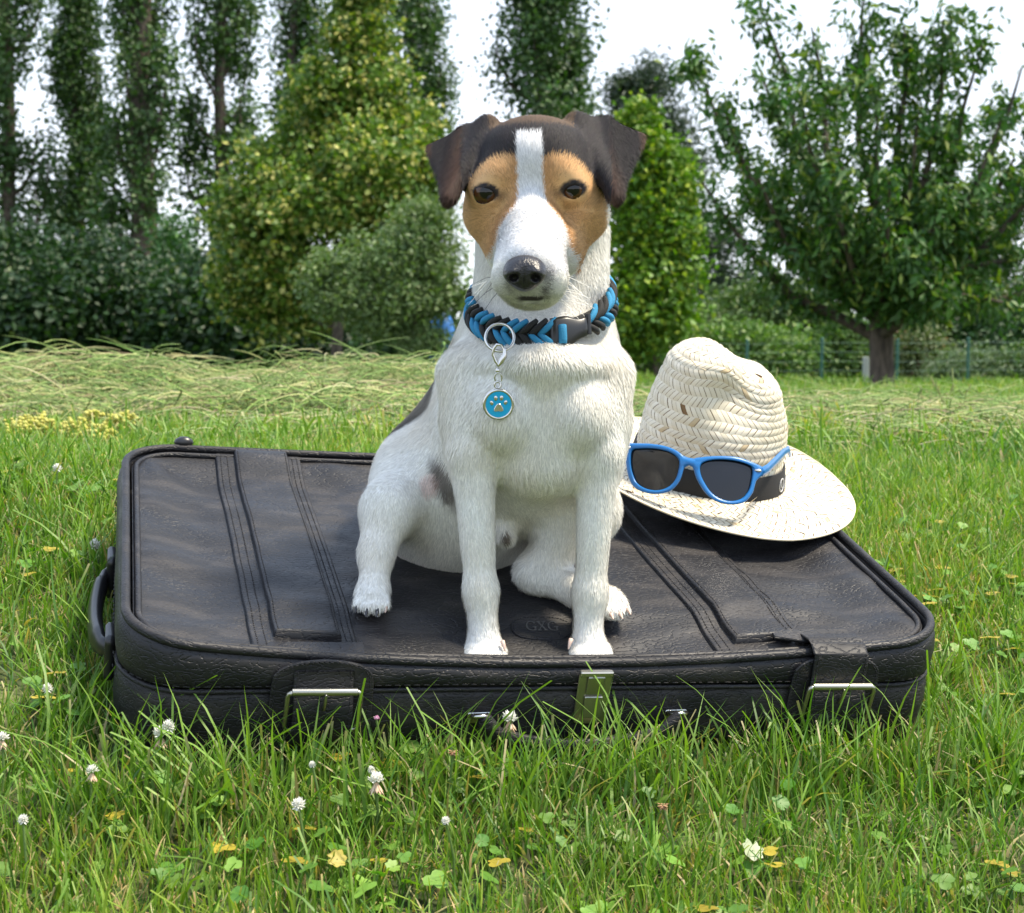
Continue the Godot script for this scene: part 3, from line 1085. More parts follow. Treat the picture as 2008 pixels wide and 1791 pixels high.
func build_suitcase() -> void:
	var s := thing("suitcase", "old black leather suitcase with brass buckles lying flat on the lawn", "suitcase", "", Transform3D(Basis(CASE_U, CASE_N, -CASE_V), CASE_O))
	part("lower_shell", shell([[-0.3, -0.0925], [-0.012, -0.0925], [-0.003, -0.089], [0.001, -0.08], [0.002, -0.065], [0.002, -0.05], [0.0005, -0.042], [-0.004, -0.0395], [-0.03, -0.0395]], 0.002, false), M.leather, s)
	part("lid_side", shell([[-0.03, -0.0375], [-0.003, -0.0375], [0.001, -0.035], [0.0025, -0.028], [0.003, -0.018], [0.0015, -0.008], [-0.001, -0.003], [-0.004, -0.0012], [-0.0065, -0.004], [-0.0075, -0.012]], 0.0022, true), M.leather, s)
	part("edge_piping", rim_cord(-0.0035, 0.0005, 0.0036), M.leather, s)
	part("inner_piping", rim_cord(-0.0125, -0.0028, 0.0026), M.leather, s)
	part("seam_piping", rim_cord(0.0005, -0.0385, 0.0018, false), M.leather, s)
	# lid panel
	var b := MB.new()
	var nu := 200
	var nv := 130
	for j in nv + 1:
		for i in nu + 1:
			var u := lerpf(-0.308, 0.308, float(i) / nu)
			var v := lerpf(0.009, 0.376, float(j) / nv)
			var r := 0.042
			var cu := clampf(u, -0.308 + r, 0.308 - r)
			var cv := clampf(v, 0.009 + r, 0.376 - r)
			var q := Vector2(u - cu, v - cv)
			if q.length() > r:
				q = q.normalized() * r
			b.add(C(cu + q.x, cv + q.y, panel_w(cu + q.x, cv + q.y)))
	for j in nv:
		for i in nu:
			var a := j * (nu + 1) + i
			b.quad(a, a + nu + 1, a + nu + 2, a + 1)
	part("lid_panel", b.done(), M.leather, s)
	# two wide bands over the lid, each a stitched base and a strap lying on it
	for k in [[-0.19, -0.02, 0.03], [0.16, -0.03, 0.026]]:
		var mid: float = k[0]
		var base := part("strap_base", band(mid - 0.04, mid + 0.037, 0.009, 0.377, 0.003, k[1]), M.leather, s)
		var st := part("strap", band(mid - 0.023, mid + 0.025, k[2], 0.3768, 0.0078, k[1], 0.001), M.leather, s)
		for e in [[mid - 0.036, 0.0032, base], [mid - 0.03, 0.0032, base], [mid + 0.029, 0.0032, base], [mid + 0.0335, 0.0032, base], [mid - 0.0205, 0.008, st], [mid + 0.0225, 0.008, st]]:
			var path := []
			for i in 50:
				var v := lerpf(0.012 if e[2] == base else k[2] + 0.003, 0.372, i / 49.0)
				var u: float = e[0] + k[1] * (v - 0.19)
				path.append(C(u, v, panel_w(u, v) + e[1] + (0.001 * clampf(1.0 - (v - k[2]) / 0.09, 0.0, 1.0) if e[2] == st else 0.0)))
			stitches(e[2], path, 0.0032)
	# running stitches along the front and sides, above and below the seam
	for w in [-0.0335, -0.0435]:
		var path := []
		for p in outline(0.0032, 0.05, 10, 40):
			path.append(C(p[0], p[1], w))
		stitches(s, path, 0.007)
	# oval maker's patch near the front edge
	var oval := PackedVector2Array()
	for i in 40:
		var a := TAU * i / 40
		oval.append(Vector2(signf(cos(a)) * pow(absf(cos(a)), 0.7) * 0.0245, signf(sin(a)) * pow(absf(sin(a)), 0.8) * 0.0125))
	var pu := -0.002
	var pv := 0.062
	var slope := atan2(panel_w(pu, pv + 0.012) - panel_w(pu, pv - 0.012), 0.024)
	var flat := Transform3D(Basis(Vector3.RIGHT, -PI / 2 + slope), C(pu, pv, panel_w(pu, pv) + 0.0006))
	b = MB.new()
	b.plate(oval, flat, 0.0016, 0.0005)
	var patch := part("maker_patch", b.done(false), M.leather, s)
	var text := TextMesh.new()
	text.text = "GXG"
	text.font_size = 14
	text.pixel_size = 0.0009
	text.depth = 0.0012
	var f := SystemFont.new()
	f.font_names = PackedStringArray(["Droid Serif"])
	text.font = f
	var em := part("embossed_lettering", text, M.lettering, patch)
	em.transform = flat.translated(Vector3(0, 0.0008, 0))
	var ring := []
	for q in oval:
		ring.append(flat * Vector3(q.x * 0.93, q.y * 0.9, 0.0008))
	ring.append(ring[0])
	stitches(patch, ring, 0.0022)
	# front fastenings: leather patch, strap through a buckle
	for k in [[-0.178, 0], [0.215, 1]]:
		front_strap(s, k[0], k[1])
	# latch
	var lu := 0.022
	b = MB.new()
	b.plate(rounded(0.0255, 0.0435, 0.003), Transform3D(Basis.IDENTITY, C(lu, -0.0046, -0.0435)), 0.0022, 0.0006)
	var latch := part("latch", b.done(false), M.brass, s)
	b = MB.new()
	b.plate(rounded(0.0255, 0.004, 0.001), Transform3D(Basis.IDENTITY, C(lu - 0.0003, -0.0066, -0.0235)), 0.005, 0.0008)
	part("catch", b.done(false), M.brass, latch)
	b = MB.new()
	b.plate(rounded(0.013, 0.015, 0.001), Transform3D(Basis(Vector3.RIGHT, 0.07), C(lu, -0.0072, -0.033)), 0.0022, 0.0006)
	part("hasp", b.done(false), M.brass, latch)
	b = MB.new()
	b.plate(rounded(0.014, 0.017, 0.001), Transform3D(Basis(Vector3.RIGHT, -0.06), C(lu, -0.0072, -0.0505)), 0.0024, 0.0006)
	part("lever", b.done(false), M.brass, latch)
	# carrying handle hanging down the front, its two loops
	for hu in [-0.062, 0.09]:
		b = MB.new()
		b.tube([C(hu - 0.006, -0.003, -0.058), C(hu - 0.006, -0.011, -0.055), C(hu, -0.014, -0.053), C(hu + 0.006, -0.011, -0.055), C(hu + 0.006, -0.003, -0.058)], 0.0016, 8)
		b.plate(rounded(0.018, 0.009, 0.002), Transform3D(Basis.IDENTITY, C(hu, -0.0032, -0.06)), 0.002, 0.0005)
		part("handle_loop", b.done(), M.steel, s)
	b = MB.new()
	var pts := []
	for i in 15:
		var t := i / 14.0
		pts.append(C(lerpf(-0.062, 0.09, t), -0.0135, -0.055 - 0.024 * pow(sin(t * PI), 0.45)))
	b.tube(pts, 0.0062, 10, 0.7)
	part("handle", b.done(), M.leather, s)
	# black plastic grip on the short side
	b = MB.new()
	pts = []
	var rad := []
	for i in 21:
		var t := i / 20.0
		pts.append(C(-HALF - 0.005 - 0.0115 * pow(sin(t * PI), 0.4), 0.075 + 0.13 * t, -0.045 - 0.006 * sin(t * PI)))
		rad.append(0.0105 if t > 0.12 and t < 0.88 else 0.008)
	b.tube(pts, rad, 10, 0.55, false, Vector3.UP)
	var grip := part("side_handle", b.done(), M.black_plastic, s)
	for hv in [0.072, 0.208]:
		b = MB.new()
		b.plate(rounded(0.03, 0.036, 0.006), Transform3D(Basis(Vector3.UP, PI / 2), C(-HALF - 0.0055, hv, -0.045)), 0.007, 0.002)
		part("handle_mount", b.done(), M.black_plastic, grip)
	# rubber feet on the back edge that stick up
	for hu in [-0.262, 0.24]:
		b = MB.new()
		b.ball(C(hu, DEEP + 0.001, 0.0035), Vector3(0.009, 0.0055, 0.006), 6, 10)
		part("rubber_stud", b.done(), M.black_plastic, s)


func front_strap(s: Node3D, u: float, kind: int) -> void:
	var b := MB.new()
	# backing patch on the lid's front face
	var back := PackedVector2Array()
	for i in 13:
		var a := PI * i / 12
		back.append(Vector2(cos(a) * 0.036, 0.0 + pow(sin(a), 0.6) * 0.021))
	back.append(Vector2(-0.037, -0.05))
	back.append(Vector2(0.037, -0.05))
	var top := -0.027 + rim_sag(u, 0.0) * 0.4
	b.plate(back, Transform3D(Basis.IDENTITY, C(u, -0.0052, top)), 0.0026, 0.0007)
	var patch := part("strap_patch", b.done(false), M.leather, s)
	var path := []
	for q in back:
		path.append(C(u + q.x * 0.93, -0.0067, top + q.y * 0.93))
	stitches(patch, path.slice(0, 14), 0.0035)
	# strap: from the lid over the rim, down the front through the buckle and under
	b = MB.new()
	var w := 0.0225 if kind else 0.021
	var prof := []
	var rw := rim_sag(u, 0.0)
	if kind:
		prof = [C(0, 0.03, panel_w(u, 0.03) + 0.004), C(0, 0.018, rw + 0.0065), C(0, 0.008, rw + 0.0085), C(0, 0.0, rw + 0.0075), C(0, -0.006, rw + 0.003), C(0, -0.0085, -0.008), C(0, -0.009, -0.018), C(0, -0.0092, -0.025)]
	else:
		prof = [C(0, -0.0068, -0.02), C(0, -0.008, -0.026), C(0, -0.0088, -0.03)]
	prof += [C(0, -0.0098, -0.034), C(0, -0.013, -0.038), C(0, -0.0165, -0.048), C(0, -0.0165, -0.06), C(0, -0.0125, -0.072), C(0, -0.007, -0.078)]
	var n := prof.size()
	for i in n:
		var t: Vector3 = (prof[mini(i + 1, n - 1)] - prof[maxi(i - 1, 0)]).normalized()
		var out := Vector3(0, -t.z, t.y)
		if out.z < 0 and out.y < 0:
			out = -out
		var ww := w * (1.0 if i > 0 or not kind else 0.97)
		for q in [[-1.0, -0.0012], [-1.0, 0.0006], [-0.94, 0.0013], [0.0, 0.0015], [0.94, 0.0013], [1.0, 0.0006], [1.0, -0.0012]]:
			b.add(prof[i] + Vector3(u + q[0] * ww, 0, 0) + out * q[1])
		if i > 0:
			for k in 6:
				var a := (i - 1) * 7 + k
				b.quad(a, a + 1, a + 8, a + 7)
			b.quad((i - 1) * 7 + 6, (i - 1) * 7, i * 7, i * 7 + 6)
	for e in [0, (n - 1) * 7]:
		for k in 5:
			if e:
				b.tri(e, e + k + 2, e + k + 1)
			else:
				b.tri(e, e + k + 1, e + k + 2)
	var strap := part("buckle_strap", b.done(), M.leather, s)
	for side in [-0.88, 0.88]:
		var sp := []
		for i in n:
			var t: Vector3 = (prof[mini(i + 1, n - 1)] - prof[maxi(i - 1, 0)]).normalized()
			sp.append(prof[i] + Vector3(u + side * w, 0, 0) + Vector3(0, maxf(-t.z, 0.0), absf(t.y)) * 0.0016)
		stitches(strap, sp, 0.003)
	if kind == 0:
		# folded tab end showing on the lid behind the rim
		b = MB.new()
		var tab := PackedVector2Array([Vector2(-0.028, -0.008), Vector2(0.03, -0.008), Vector2(0.03, 0.006), Vector2(-0.024, 0.007), Vector2(-0.028, 0.003)])
		b.plate(tab, Transform3D(Basis(Vector3.RIGHT, -PI / 2 + 0.2), C(u, 0.014, rw + 0.0015)), 0.003, 0.0008)
		part("strap_tab", b.done(false), M.leather, s)
	else:
		b = MB.new()
		var tab2 := PackedVector2Array([Vector2(-0.045, -0.003), Vector2(-0.0225, -0.008), Vector2(0.02, -0.008), Vector2(0.02, 0.008), Vector2(-0.03, 0.008), Vector2(-0.045, 0.003)])
		b.plate(tab2, Transform3D(Basis(Vector3.RIGHT, -PI / 2 + 0.15), C(u, 0.02, rw + 0.005)), 0.0028, 0.0008)
		part("strap_tab", b.done(false), M.leather, s)
	# buckle: bent wire frame, roller and prong
	b = MB.new()
	var bw := w + 0.0045
	var fr := []
	for q in [[-bw + 0.003, -0.0305], [-bw + 0.0008, -0.0315], [-bw, -0.034], [-bw, -0.045], [-bw, -0.058], [-bw + 0.001, -0.061], [-bw + 0.004, -0.062], [0.0, -0.062], [bw - 0.004, -0.062], [bw - 0.001, -0.061], [bw, -0.058], [bw, -0.045], [bw, -0.034], [bw - 0.0008, -0.0315], [bw - 0.003, -0.0305]]:
		fr.append(C(u + q[0], -0.0135 - 0.004 * clampf((q[1] + 0.062) / 0.03, 0, 1), q[1]))
	b.tube(fr, 0.0018, 8)
	var buckle := part("buckle", b.done(), M.brass, s)
	b = MB.new()
	b.tube([C(u - bw + 0.003, -0.0172, -0.0305), C(u + bw - 0.003, -0.0172, -0.0305)], 0.0027, 12)
	part("roller", b.done(), M.brass, buckle)
	b = MB.new()
	b.tube([C(u + 0.0005, -0.017, -0.044), C(u + 0.0005, -0.0195, -0.038), C(u + 0.0005, -0.0206, -0.031)], [0.0015, 0.0013, 0.0011], 8)
	part("prong", b.done(), M.brass, buckle)


# ---------------------------------------------------------------- straw hat
var hat_xf: Transform3D


func hat_at(a: float, t: float) -> Vector3:
	# t 0..1 up the side of the crown, 1..2 over the top, -1..0 out along the brim; a = 0 towards the camera
	var dir := Vector3(sin(a), 0, cos(a))
	if t < 0.0:
		var s := -t
		var r := 0.0745 + s * (0.061 + 0.006 * cos(a) + 0.004 * sin(a))
		var y := 0.006 + 0.002 * s - 0.007 * s * s * maxf(0.0, cos(a - 0.45)) + 0.008 * s * s * maxf(0.0, -sin(a - 0.2)) + 0.004 * s * s * maxf(0.0, sin(a)) + 0.01 * s * s * maxf(0.0, -cos(a))
		y += 0.004 * exp(-s * 8.0)
		return Vector3(dir.x * r * 1.0, y, dir.z * r * 1.02)
	var p: Vector3
	if t <= 1.0:
		var r := lerpf(0.0735, 0.058, t) + 0.002 * sin(t * PI)
		p = dir * r + Vector3(0, 0.004 + 0.106 * t, 0)
	else:
		var s := t - 1.0
		var r := 0.058 * cos(s * PI / 2)
		p = dir * r + Vector3(0, 0.11 + 0.03 * sin(s * PI / 2), 0)
	# crease of the crown: a hollow along the top, deeper at the front, and pinched cheeks
	var h := smoothstep(0.055, 0.12, p.y)
	p.y -= 0.007 * h * exp(-pow((p.x - 0.008) / 0.023, 2.0)) * smoothstep(0.1, 0.128, p.y + 0.012)
	p.y += 0.004 * h * exp(-pow((p.x + 0.026) / 0.018, 2.0)) * clampf(0.5 + p.z * 6.0, 0.0, 1.0) - 0.013 * h * smoothstep(-0.02, 0.03, p.x)
	var pinch := exp(-pow(wrapf(a + 0.12, -PI, PI) / 0.48, 2.0)) * exp(-pow((p.y - 0.1) / 0.026, 2.0))
	p.z -= 0.017 * pinch
	var pinch2 := exp(-pow(wrapf(a - 1.5, -PI, PI) / 0.5, 2.0)) * exp(-pow((p.y - 0.1) / 0.02, 2.0))
	p.x -= 0.006 * pinch2
	p.x += 0.0015 * sin(a * 3.0 + p.y * 60.0)
	return p


func hat_n(a: float, t: float) -> Vector3:
	var e := 0.004
	return (hat_at(a, t + e) - hat_at(a, t - e)).cross(hat_at(a - e, t) - hat_at(a + e, t)).normalized()


func build_hat() -> void:
	# stands on the lid; the brim lies on the leather
	var q := Vector3((1381 - CX) / FOCAL, -(944 - YH) / FOCAL, -1.0)
	var o := CASE_O + CASE_N * 0.004 - Vector3(0, CH, 0)
	var k := CASE_N.dot(o) / CASE_N.dot(q)
	var at := q * k + Vector3(0, CH, 0)
	hat_xf = Transform3D(Basis(CASE_U, CASE_N, -CASE_V).rotated(CASE_V, 0.03), at)
	var hat := thing("straw_hat", "woven straw hat with a black band resting on the suitcase", "hat", "", hat_xf)
	# inner straw body under the weave
	var b := MB.new()
	var na := 96
	var rows := []
	for i in 53:
		rows.append(lerpf(-1.0, 1.97, i / 52.0))
	b.col = Color(0.2, 0.11, 0.045)
	for t in rows:
		for i in na:
			var a := TAU * i / na
			b.add(hat_at(a, t) - hat_n(a, t) * 0.0007)
	for i in rows.size() - 1:
		b.ring_join(i * na, (i + 1) * na, na)
	var top := b.add(hat_at(0, 1.999) - Vector3(0, 0.0007, 0))
	for i in na:
		b.tri(top, (rows.size() - 1) * na + (i + 1) % na, (rows.size() - 1) * na + i)
	part("body", b.done(), M.straw, hat)
	# the weave: flat straws laid in rows of alternating slant
	b = MB.new()
	var t := -1.0
	var row := 0
	while t < 1.93:
		var len_t := hat_at(0.8, t + 0.01).distance_to(hat_at(0.8, t)) / 0.01
		var dt := 0.0066 / maxf(len_t, 0.02)
		var pm := hat_at(0.7, t)
		var around := 0.0
		for i in 24:
			around += hat_at(TAU * i / 24, t).distance_to(hat_at(TAU * (i + 1) / 24, t))
		var count := maxi(8, int(around / 0.0058))
		var slant := (TAU / count) * 1.1 * (1 if row % 2 == 0 else -1)
		for i in count:
			var a0 := TAU * (i + (0.5 if row % 4 > 1 else 0.0)) / count + rf(-0.004, 0.004)
			var wa := TAU / count * (0.9 if t > 0.0 else 0.84)
			var pale := rng.randf()
			b.col = Color(0.58, 0.51, 0.38).lerp(Color(0.68, 0.62, 0.5), pale)
			if rng.randf() < 0.018:
				b.col = Color(0.48, 0.37, 0.22)
			var lift := rf(0.0001, 0.0005)
			var skip := rng.randf() < 0.003
			if skip:
				continue
			var start := b.v.size()
			for j in 4:
				var f := lerpf(-0.05, 1.05, j / 3.0)
				var arch := lift + 0.00025 * sin(clampf(f, 0, 1) * PI) - (0.0006 if j in [0, 3] else 0.0)
				for e in 3:
					var tt := minf(t + dt * f, 1.99)
					var aa := a0 + slant * f + wa * e / 2.0
					b.add(hat_at(aa, tt) + hat_n(aa, tt) * (arch + (0.00012 if e == 1 else 0.0)))
			for j in 3:
				for e in 2:
					var x := start + j * 3 + e
					b.quad(x, x + 3, x + 4, x + 1)
		t += dt
		row += 1
	part("straw_weave", b.done(), M.straw, hat).set_meta("kind", "stuff")
	# bound edge of the brim
	b = MB.new()
	b.col = Color(0.72, 0.62, 0.45)
	var pts := []
	for i in 120:
		pts.append(hat_at(TAU * i / 120, -1.0))
	b.tube(pts, 0.0011, 6, 1.0, true)
	b.col = Color(0.45, 0.33, 0.2)
	part("brim_edge", b.done(), M.straw, hat)
	# a few loose straw ends
	for i in 7:
		b = MB.new()
		b.col = Color(0.7, 0.58, 0.4)
		var a := [-0.9, -0.7, 1.45, 1.5, 0.1, -0.3, 2.0][i] as float
		var tt := [1.25, 1.2, 0.75, 0.7, -0.12, 1.3, 0.9][i] as float
		var p := hat_at(a, tt)
		var nn := hat_n(a, tt)
		var w := Vector3(rf(-1, 1), rf(-0.4, 1), rf(-1, 1)) * 0.006
		b.tube([p, p + nn * 0.005 + w * 0.4, p + nn * 0.008 + w], [0.0004, 0.0004, 0.0002], 4)
		part("loose_straw", b.done(), M.straw, hat)
	# hat band
	b = MB.new()
	for i in 96:
		var a := TAU * i / 96
		var low := hat_at(a, 0.0)
		low = Vector3(low.x, 0.0075, low.z)
		var n := Vector3(sin(a), 0.05, cos(a))
		for e in [[0.0, 0.0012], [0.0005, 0.0026], [0.012, 0.0027], [0.024, 0.0021], [0.0245, 0.0008]]:
			b.add(low - n * 0.122 * e[0] + n * e[1] + Vector3(0, e[0], 0))
	for i in 96:
		for e in 4:
			var x := i * 5 + e
			var y := (i + 1) % 96 * 5 + e
			b.quad(x, x + 1, y + 1, y)
	var ribbon := part("hat_band", b.done(), M.ribbon, hat)
	# pale printed ring and strokes on the band, beside the sunglasses
	b = MB.new()
	b.col = Color(0.5, 0.5, 0.5)
	var mark := func(da: float, h: float) -> Vector3:
		var a := 0.8 + da
		var low := hat_at(a, 0.0)
		return Vector3(low.x, 0.0075 + h, low.z) + Vector3(sin(a), 0.05, cos(a)) * (0.0029 - 0.122 * h)
	pts = []
	for i in 20:
		pts.append(mark.call(cos(TAU * i / 20) * 0.075, 0.012 + sin(TAU * i / 20) * 0.0062))
	b.tube(pts, 0.0006, 5, 1.0, true)
	b.tube([mark.call(-0.02, 0.0155), mark.call(-0.012, 0.011), mark.call(0.015, 0.0095)], 0.0006, 5)
	b.tube([mark.call(0.16, 0.006), mark.call(0.19, 0.013), mark.call(0.21, 0.018)], 0.0006, 5)
	b.tube([mark.call(0.25, 0.006), mark.call(0.25, 0.017), mark.call(0.32, 0.012), mark.call(0.26, 0.011)], 0.0006, 5)
	part("printed_mark", b.done(), M.straw, ribbon)


# ---------------------------------------------------------------- sunglasses leaning on the hat band
func glass_p(px: float, py: float) -> Vector3:
	# the front of the glasses is a gently bowed sheet from d 1.352 at one hinge to 1.356 at the other
	var t := (px - 1222.0) / 276.0
	var d := lerpf(1.372, 1.35, t) - 0.016 * sin(clampf(t, 0, 1) * PI) - (py - 925.0) * 0.00016
	return P(px, py, d)


func build_sunglasses() -> void:
	var g := thing("sunglasses", "blue plastic sunglasses with dark lenses leaning on the hat band", "sunglasses")
	# lens edge and the outer edge of the frame, point for point
	var sets := [
		[[[1240, 884], [1223, 872]], [[1256, 880], [1250, 870]], [[1280, 880], [1280, 871]], [[1305, 884], [1308, 876]], [[1322, 892], [1330, 886]], [[1332, 904], [1343, 900]], [[1331, 922], [1340, 922]], [[1324, 942], [1332, 945]], [[1310, 956], [1316, 962]], [[1290, 962], [1291, 969]], [[1268, 959], [1264, 966]], [[1250, 948], [1243, 955]], [[1241, 930], [1232, 934]], [[1237, 908], [1227, 905]]],
		[[[1373, 915], [1360, 902]], [[1382, 906], [1378, 897]], [[1400, 902], [1400, 895]], [[1425, 902], [1427, 895]], [[1450, 906], [1455, 899]], [[1470, 913], [1498, 918]], [[1476, 922], [1496, 931]], [[1474, 942], [1483, 944]], [[1468, 963], [1476, 967]], [[1455, 978], [1460, 985]], [[1434, 983], [1435, 990]], [[1412, 978], [1408, 985]], [[1394, 965], [1387, 971]], [[1381, 946], [1372, 950]], [[1374, 930], [1363, 930]]]]
	var front := MB.new()
	var lenses := []
	for l in sets:
		var n: int = l.size()
		var inner := []
		var outer := []
		for i in n:
			for k in 5:
				var t := k / 5.0
				for side in 2:
					var q := []
					for e in [-1, 0, 1, 2]:
						var w: Array = l[(i + e + n) % n][side]
						q.append(Vector2(w[0], w[1]))
					var p: Vector2 = q[1].cubic_interpolate(q[2], q[0], q[3], t)
					(outer if side else inner).append(glass_p(p.x, p.y))
		var cnt := inner.size()
		var lift := Vector3(0, 0.0002, 1)
		var starts := []
		for row in 7:
			starts.append(front.v.size())
			for i in cnt:
				var a: Vector3 = inner[i]
				var o: Vector3 = outer[i]
				front.add([a - lift * 0.0028, a + lift * 0.0006, a.lerp(o, 0.25) + lift * 0.0016, a.lerp(o, 0.75) + lift * 0.0016, o + lift * 0.0004, o - lift * 0.0028, a - lift * 0.0028][row])
		for row in 6:
			front.ring_join(starts[row], starts[row + 1], cnt)
		var cc := Vector3.ZERO
		for p in inner:
			cc += p / cnt
		var lb := MB.new()
		var mid := lb.add(cc + Vector3(0, 0, 0.0012))
		var s := lb.v.size()
		for r in [0.5, 1.02]:
			for p in inner:
				lb.add(cc.lerp(p, r) + Vector3(0, 0, 0.0028 * (1 - r * r) - 0.0016))
		for i in cnt:
			lb.tri(mid, s + i, s + (i + 1) % cnt)
		lb.ring_join(s, s + cnt, cnt)
		lenses.append(lb)
	# bridge
	var upper := [[1330, 886], [1338, 893], [1350, 898], [1362, 900], [1378, 897]]
	var lower := [[1338, 926], [1343, 917], [1351, 913], [1358, 916], [1365, 930]]
	for i in 5:
		var a := glass_p(upper[i][0], upper[i][1])
		var o := glass_p(lower[i][0], lower[i][1])
		for q in [a - Vector3(0, 0, 0.0027), a + Vector3(0, 0, 0.0003), a.lerp(o, 0.3) + Vector3(0, 0, 0.0019), a.lerp(o, 0.7) + Vector3(0, 0, 0.0019), o + Vector3(0, 0, 0.0003), o - Vector3(0, 0, 0.0027)]:
			front.add(q)
		if i > 0:
			var s := front.v.size() - 12
			for k in 5:
				front.quad(s + k, s + k + 1, s + k + 7, s + k + 6)
	part("frame", front.done(), M.blue_plastic, g)
	for lb in lenses:
		part("lens", lb.done(), M.lens, g)
	# temples going back round the crown
	var tb := MB.new()
	tb.tube([glass_p(1494, 926), P(1505, 920, 1.362), P(1522, 903, 1.395), P(1538, 886, 1.43), P(1546, 882, 1.46), P(1549, 892, 1.475)], [0.0042, 0.0044, 0.0042, 0.0038, 0.0036, 0.003], 10, 0.4, false, Vector3.UP)
	part("temple", tb.done(), M.blue_plastic, g)
	tb = MB.new()
	tb.tube([glass_p(1226, 877), P(1214, 872, 1.385), P(1208, 862, 1.42), P(1212, 850, 1.46), P(1220, 850, 1.475)], [0.0042, 0.0044, 0.0042, 0.0038, 0.003], 10, 0.4, false, Vector3.UP)
	part("temple", tb.done(), M.blue_plastic, g)
	for q in [[1232, 878], [1486, 923]]:
		tb = MB.new()
		tb.ball(glass_p(q[0], q[1]) + Vector3(0, 0, 0.0016), Vector3(0.0034, 0.0015, 0.0012), 6, 12, Basis(Vector3.BACK, -0.1))
		part("rivet", tb.done(), M.steel, g)


# ---------------------------------------------------------------- the dog: one continuous skin from joined tapered limbs
var pk := PackedInt32Array()
var pa := PackedVector3Array()
var pb := PackedVector3Array()
var pc := PackedVector3Array()
var r0 := PackedFloat32Array()
var r1 := PackedFloat32Array()
var ks := PackedFloat32Array()
var cuts := []
var field := PackedFloat32Array()
const DARK := Color(0.017, 0.014, 0.016)
const TAN := Color(0.6, 0.36, 0.165)
const WHITE_FUR := Color(0.7, 0.69, 0.655)


func cap(a: Array, ra: float, b: Array, rb: float, k := 0.012) -> void:
	pk.append(0)
	pa.append(P(a[0], a[1], a[2]))
	pb.append(P(b[0], b[1], b[2]))
	pc.append(Vector3.ZERO)
	r0.append(ra / FOCAL * a[2])
	r1.append(rb / FOCAL * b[2])
	ks.append(k)


func egg(a: Array, rx: float, ry: float, rz: float, k := 0.012) -> void:
	pk.append(1)
	pa.append(P(a[0], a[1], a[2]))
	pb.append(Vector3(rx / FOCAL * a[2], ry / FOCAL * a[2], rz))
	pc.append(Vector3.ZERO)
	r0.append(0.0)
	r1.append(0.0)
	ks.append(k)


func flap(a: Array, b: Array, c: Array, r: float, k := 0.004) -> void:
	pk.append(2)
	pa.append(P(a[0], a[1], a[2]))
	pb.append(P(b[0], b[1], b[2]))
	pc.append(P(c[0], c[1], c[2]))
	r0.append(r)
	r1.append(r)
	ks.append(k)


func prim(i: int, p: Vector3) -> float:
	var kind := pk[i]
	if kind == 0:
		var q := p - pa[i]
		var ba := pb[i] - pa[i]
		var h := clampf(q.dot(ba) / ba.length_squared(), 0.0, 1.0)
		return (q - ba * h).length() - lerpf(r0[i], r1[i], h)
	if kind == 1:
		var q := (p - pa[i])
		var e := q / pb[i]
		var k0 := e.length()
		var k1 := (e / pb[i]).length()
		return k0 * (k0 - 1.0) / k1 if k1 > 1e-6 else -0.01
	var ba := pb[i] - pa[i]
	var cb := pc[i] - pb[i]
	var ac := pa[i] - pc[i]
	var n := ba.cross(ac)
	var a := p - pa[i]
	var b := p - pb[i]
	var c := p - pc[i]
	if signf(ba.cross(n).dot(a)) + signf(cb.cross(n).dot(b)) + signf(ac.cross(n).dot(c)) < 2.0:
		var d1 := (ba * clampf(ba.dot(a) / ba.length_squared(), 0, 1) - a).length_squared()
		var d2 := (cb * clampf(cb.dot(b) / cb.length_squared(), 0, 1) - b).length_squared()
		var d3 := (ac * clampf(ac.dot(c) / ac.length_squared(), 0, 1) - c).length_squared()
		return sqrt(minf(d1, minf(d2, d3))) - r0[i]
	return absf(n.dot(a)) / n.length() - r0[i]


func skin(p: Vector3, near: PackedInt32Array) -> float:
	var d := 1.0
	for i in near:
		var e := prim(i, p)
		var k := ks[i]
		var h := maxf(k - absf(d - e), 0.0) / k
		d = minf(d, e) - h * h * k * 0.25
	for c in cuts:
		var q: Vector3 = (p - c[0])
		if q.length_squared() < 0.0012:
			q = c[3] * q
			var s: Vector3 = c[1]
			var e := q / s
			var k0 := e.length()
			var g := -(k0 * (k0 - 1.0) / maxf((e / s).length(), 1e-6))
			var k: float = c[2]
			var h := maxf(k - absf(d - g), 0.0) / k
			d = maxf(d, g) + h * h * k * 0.25
	return d


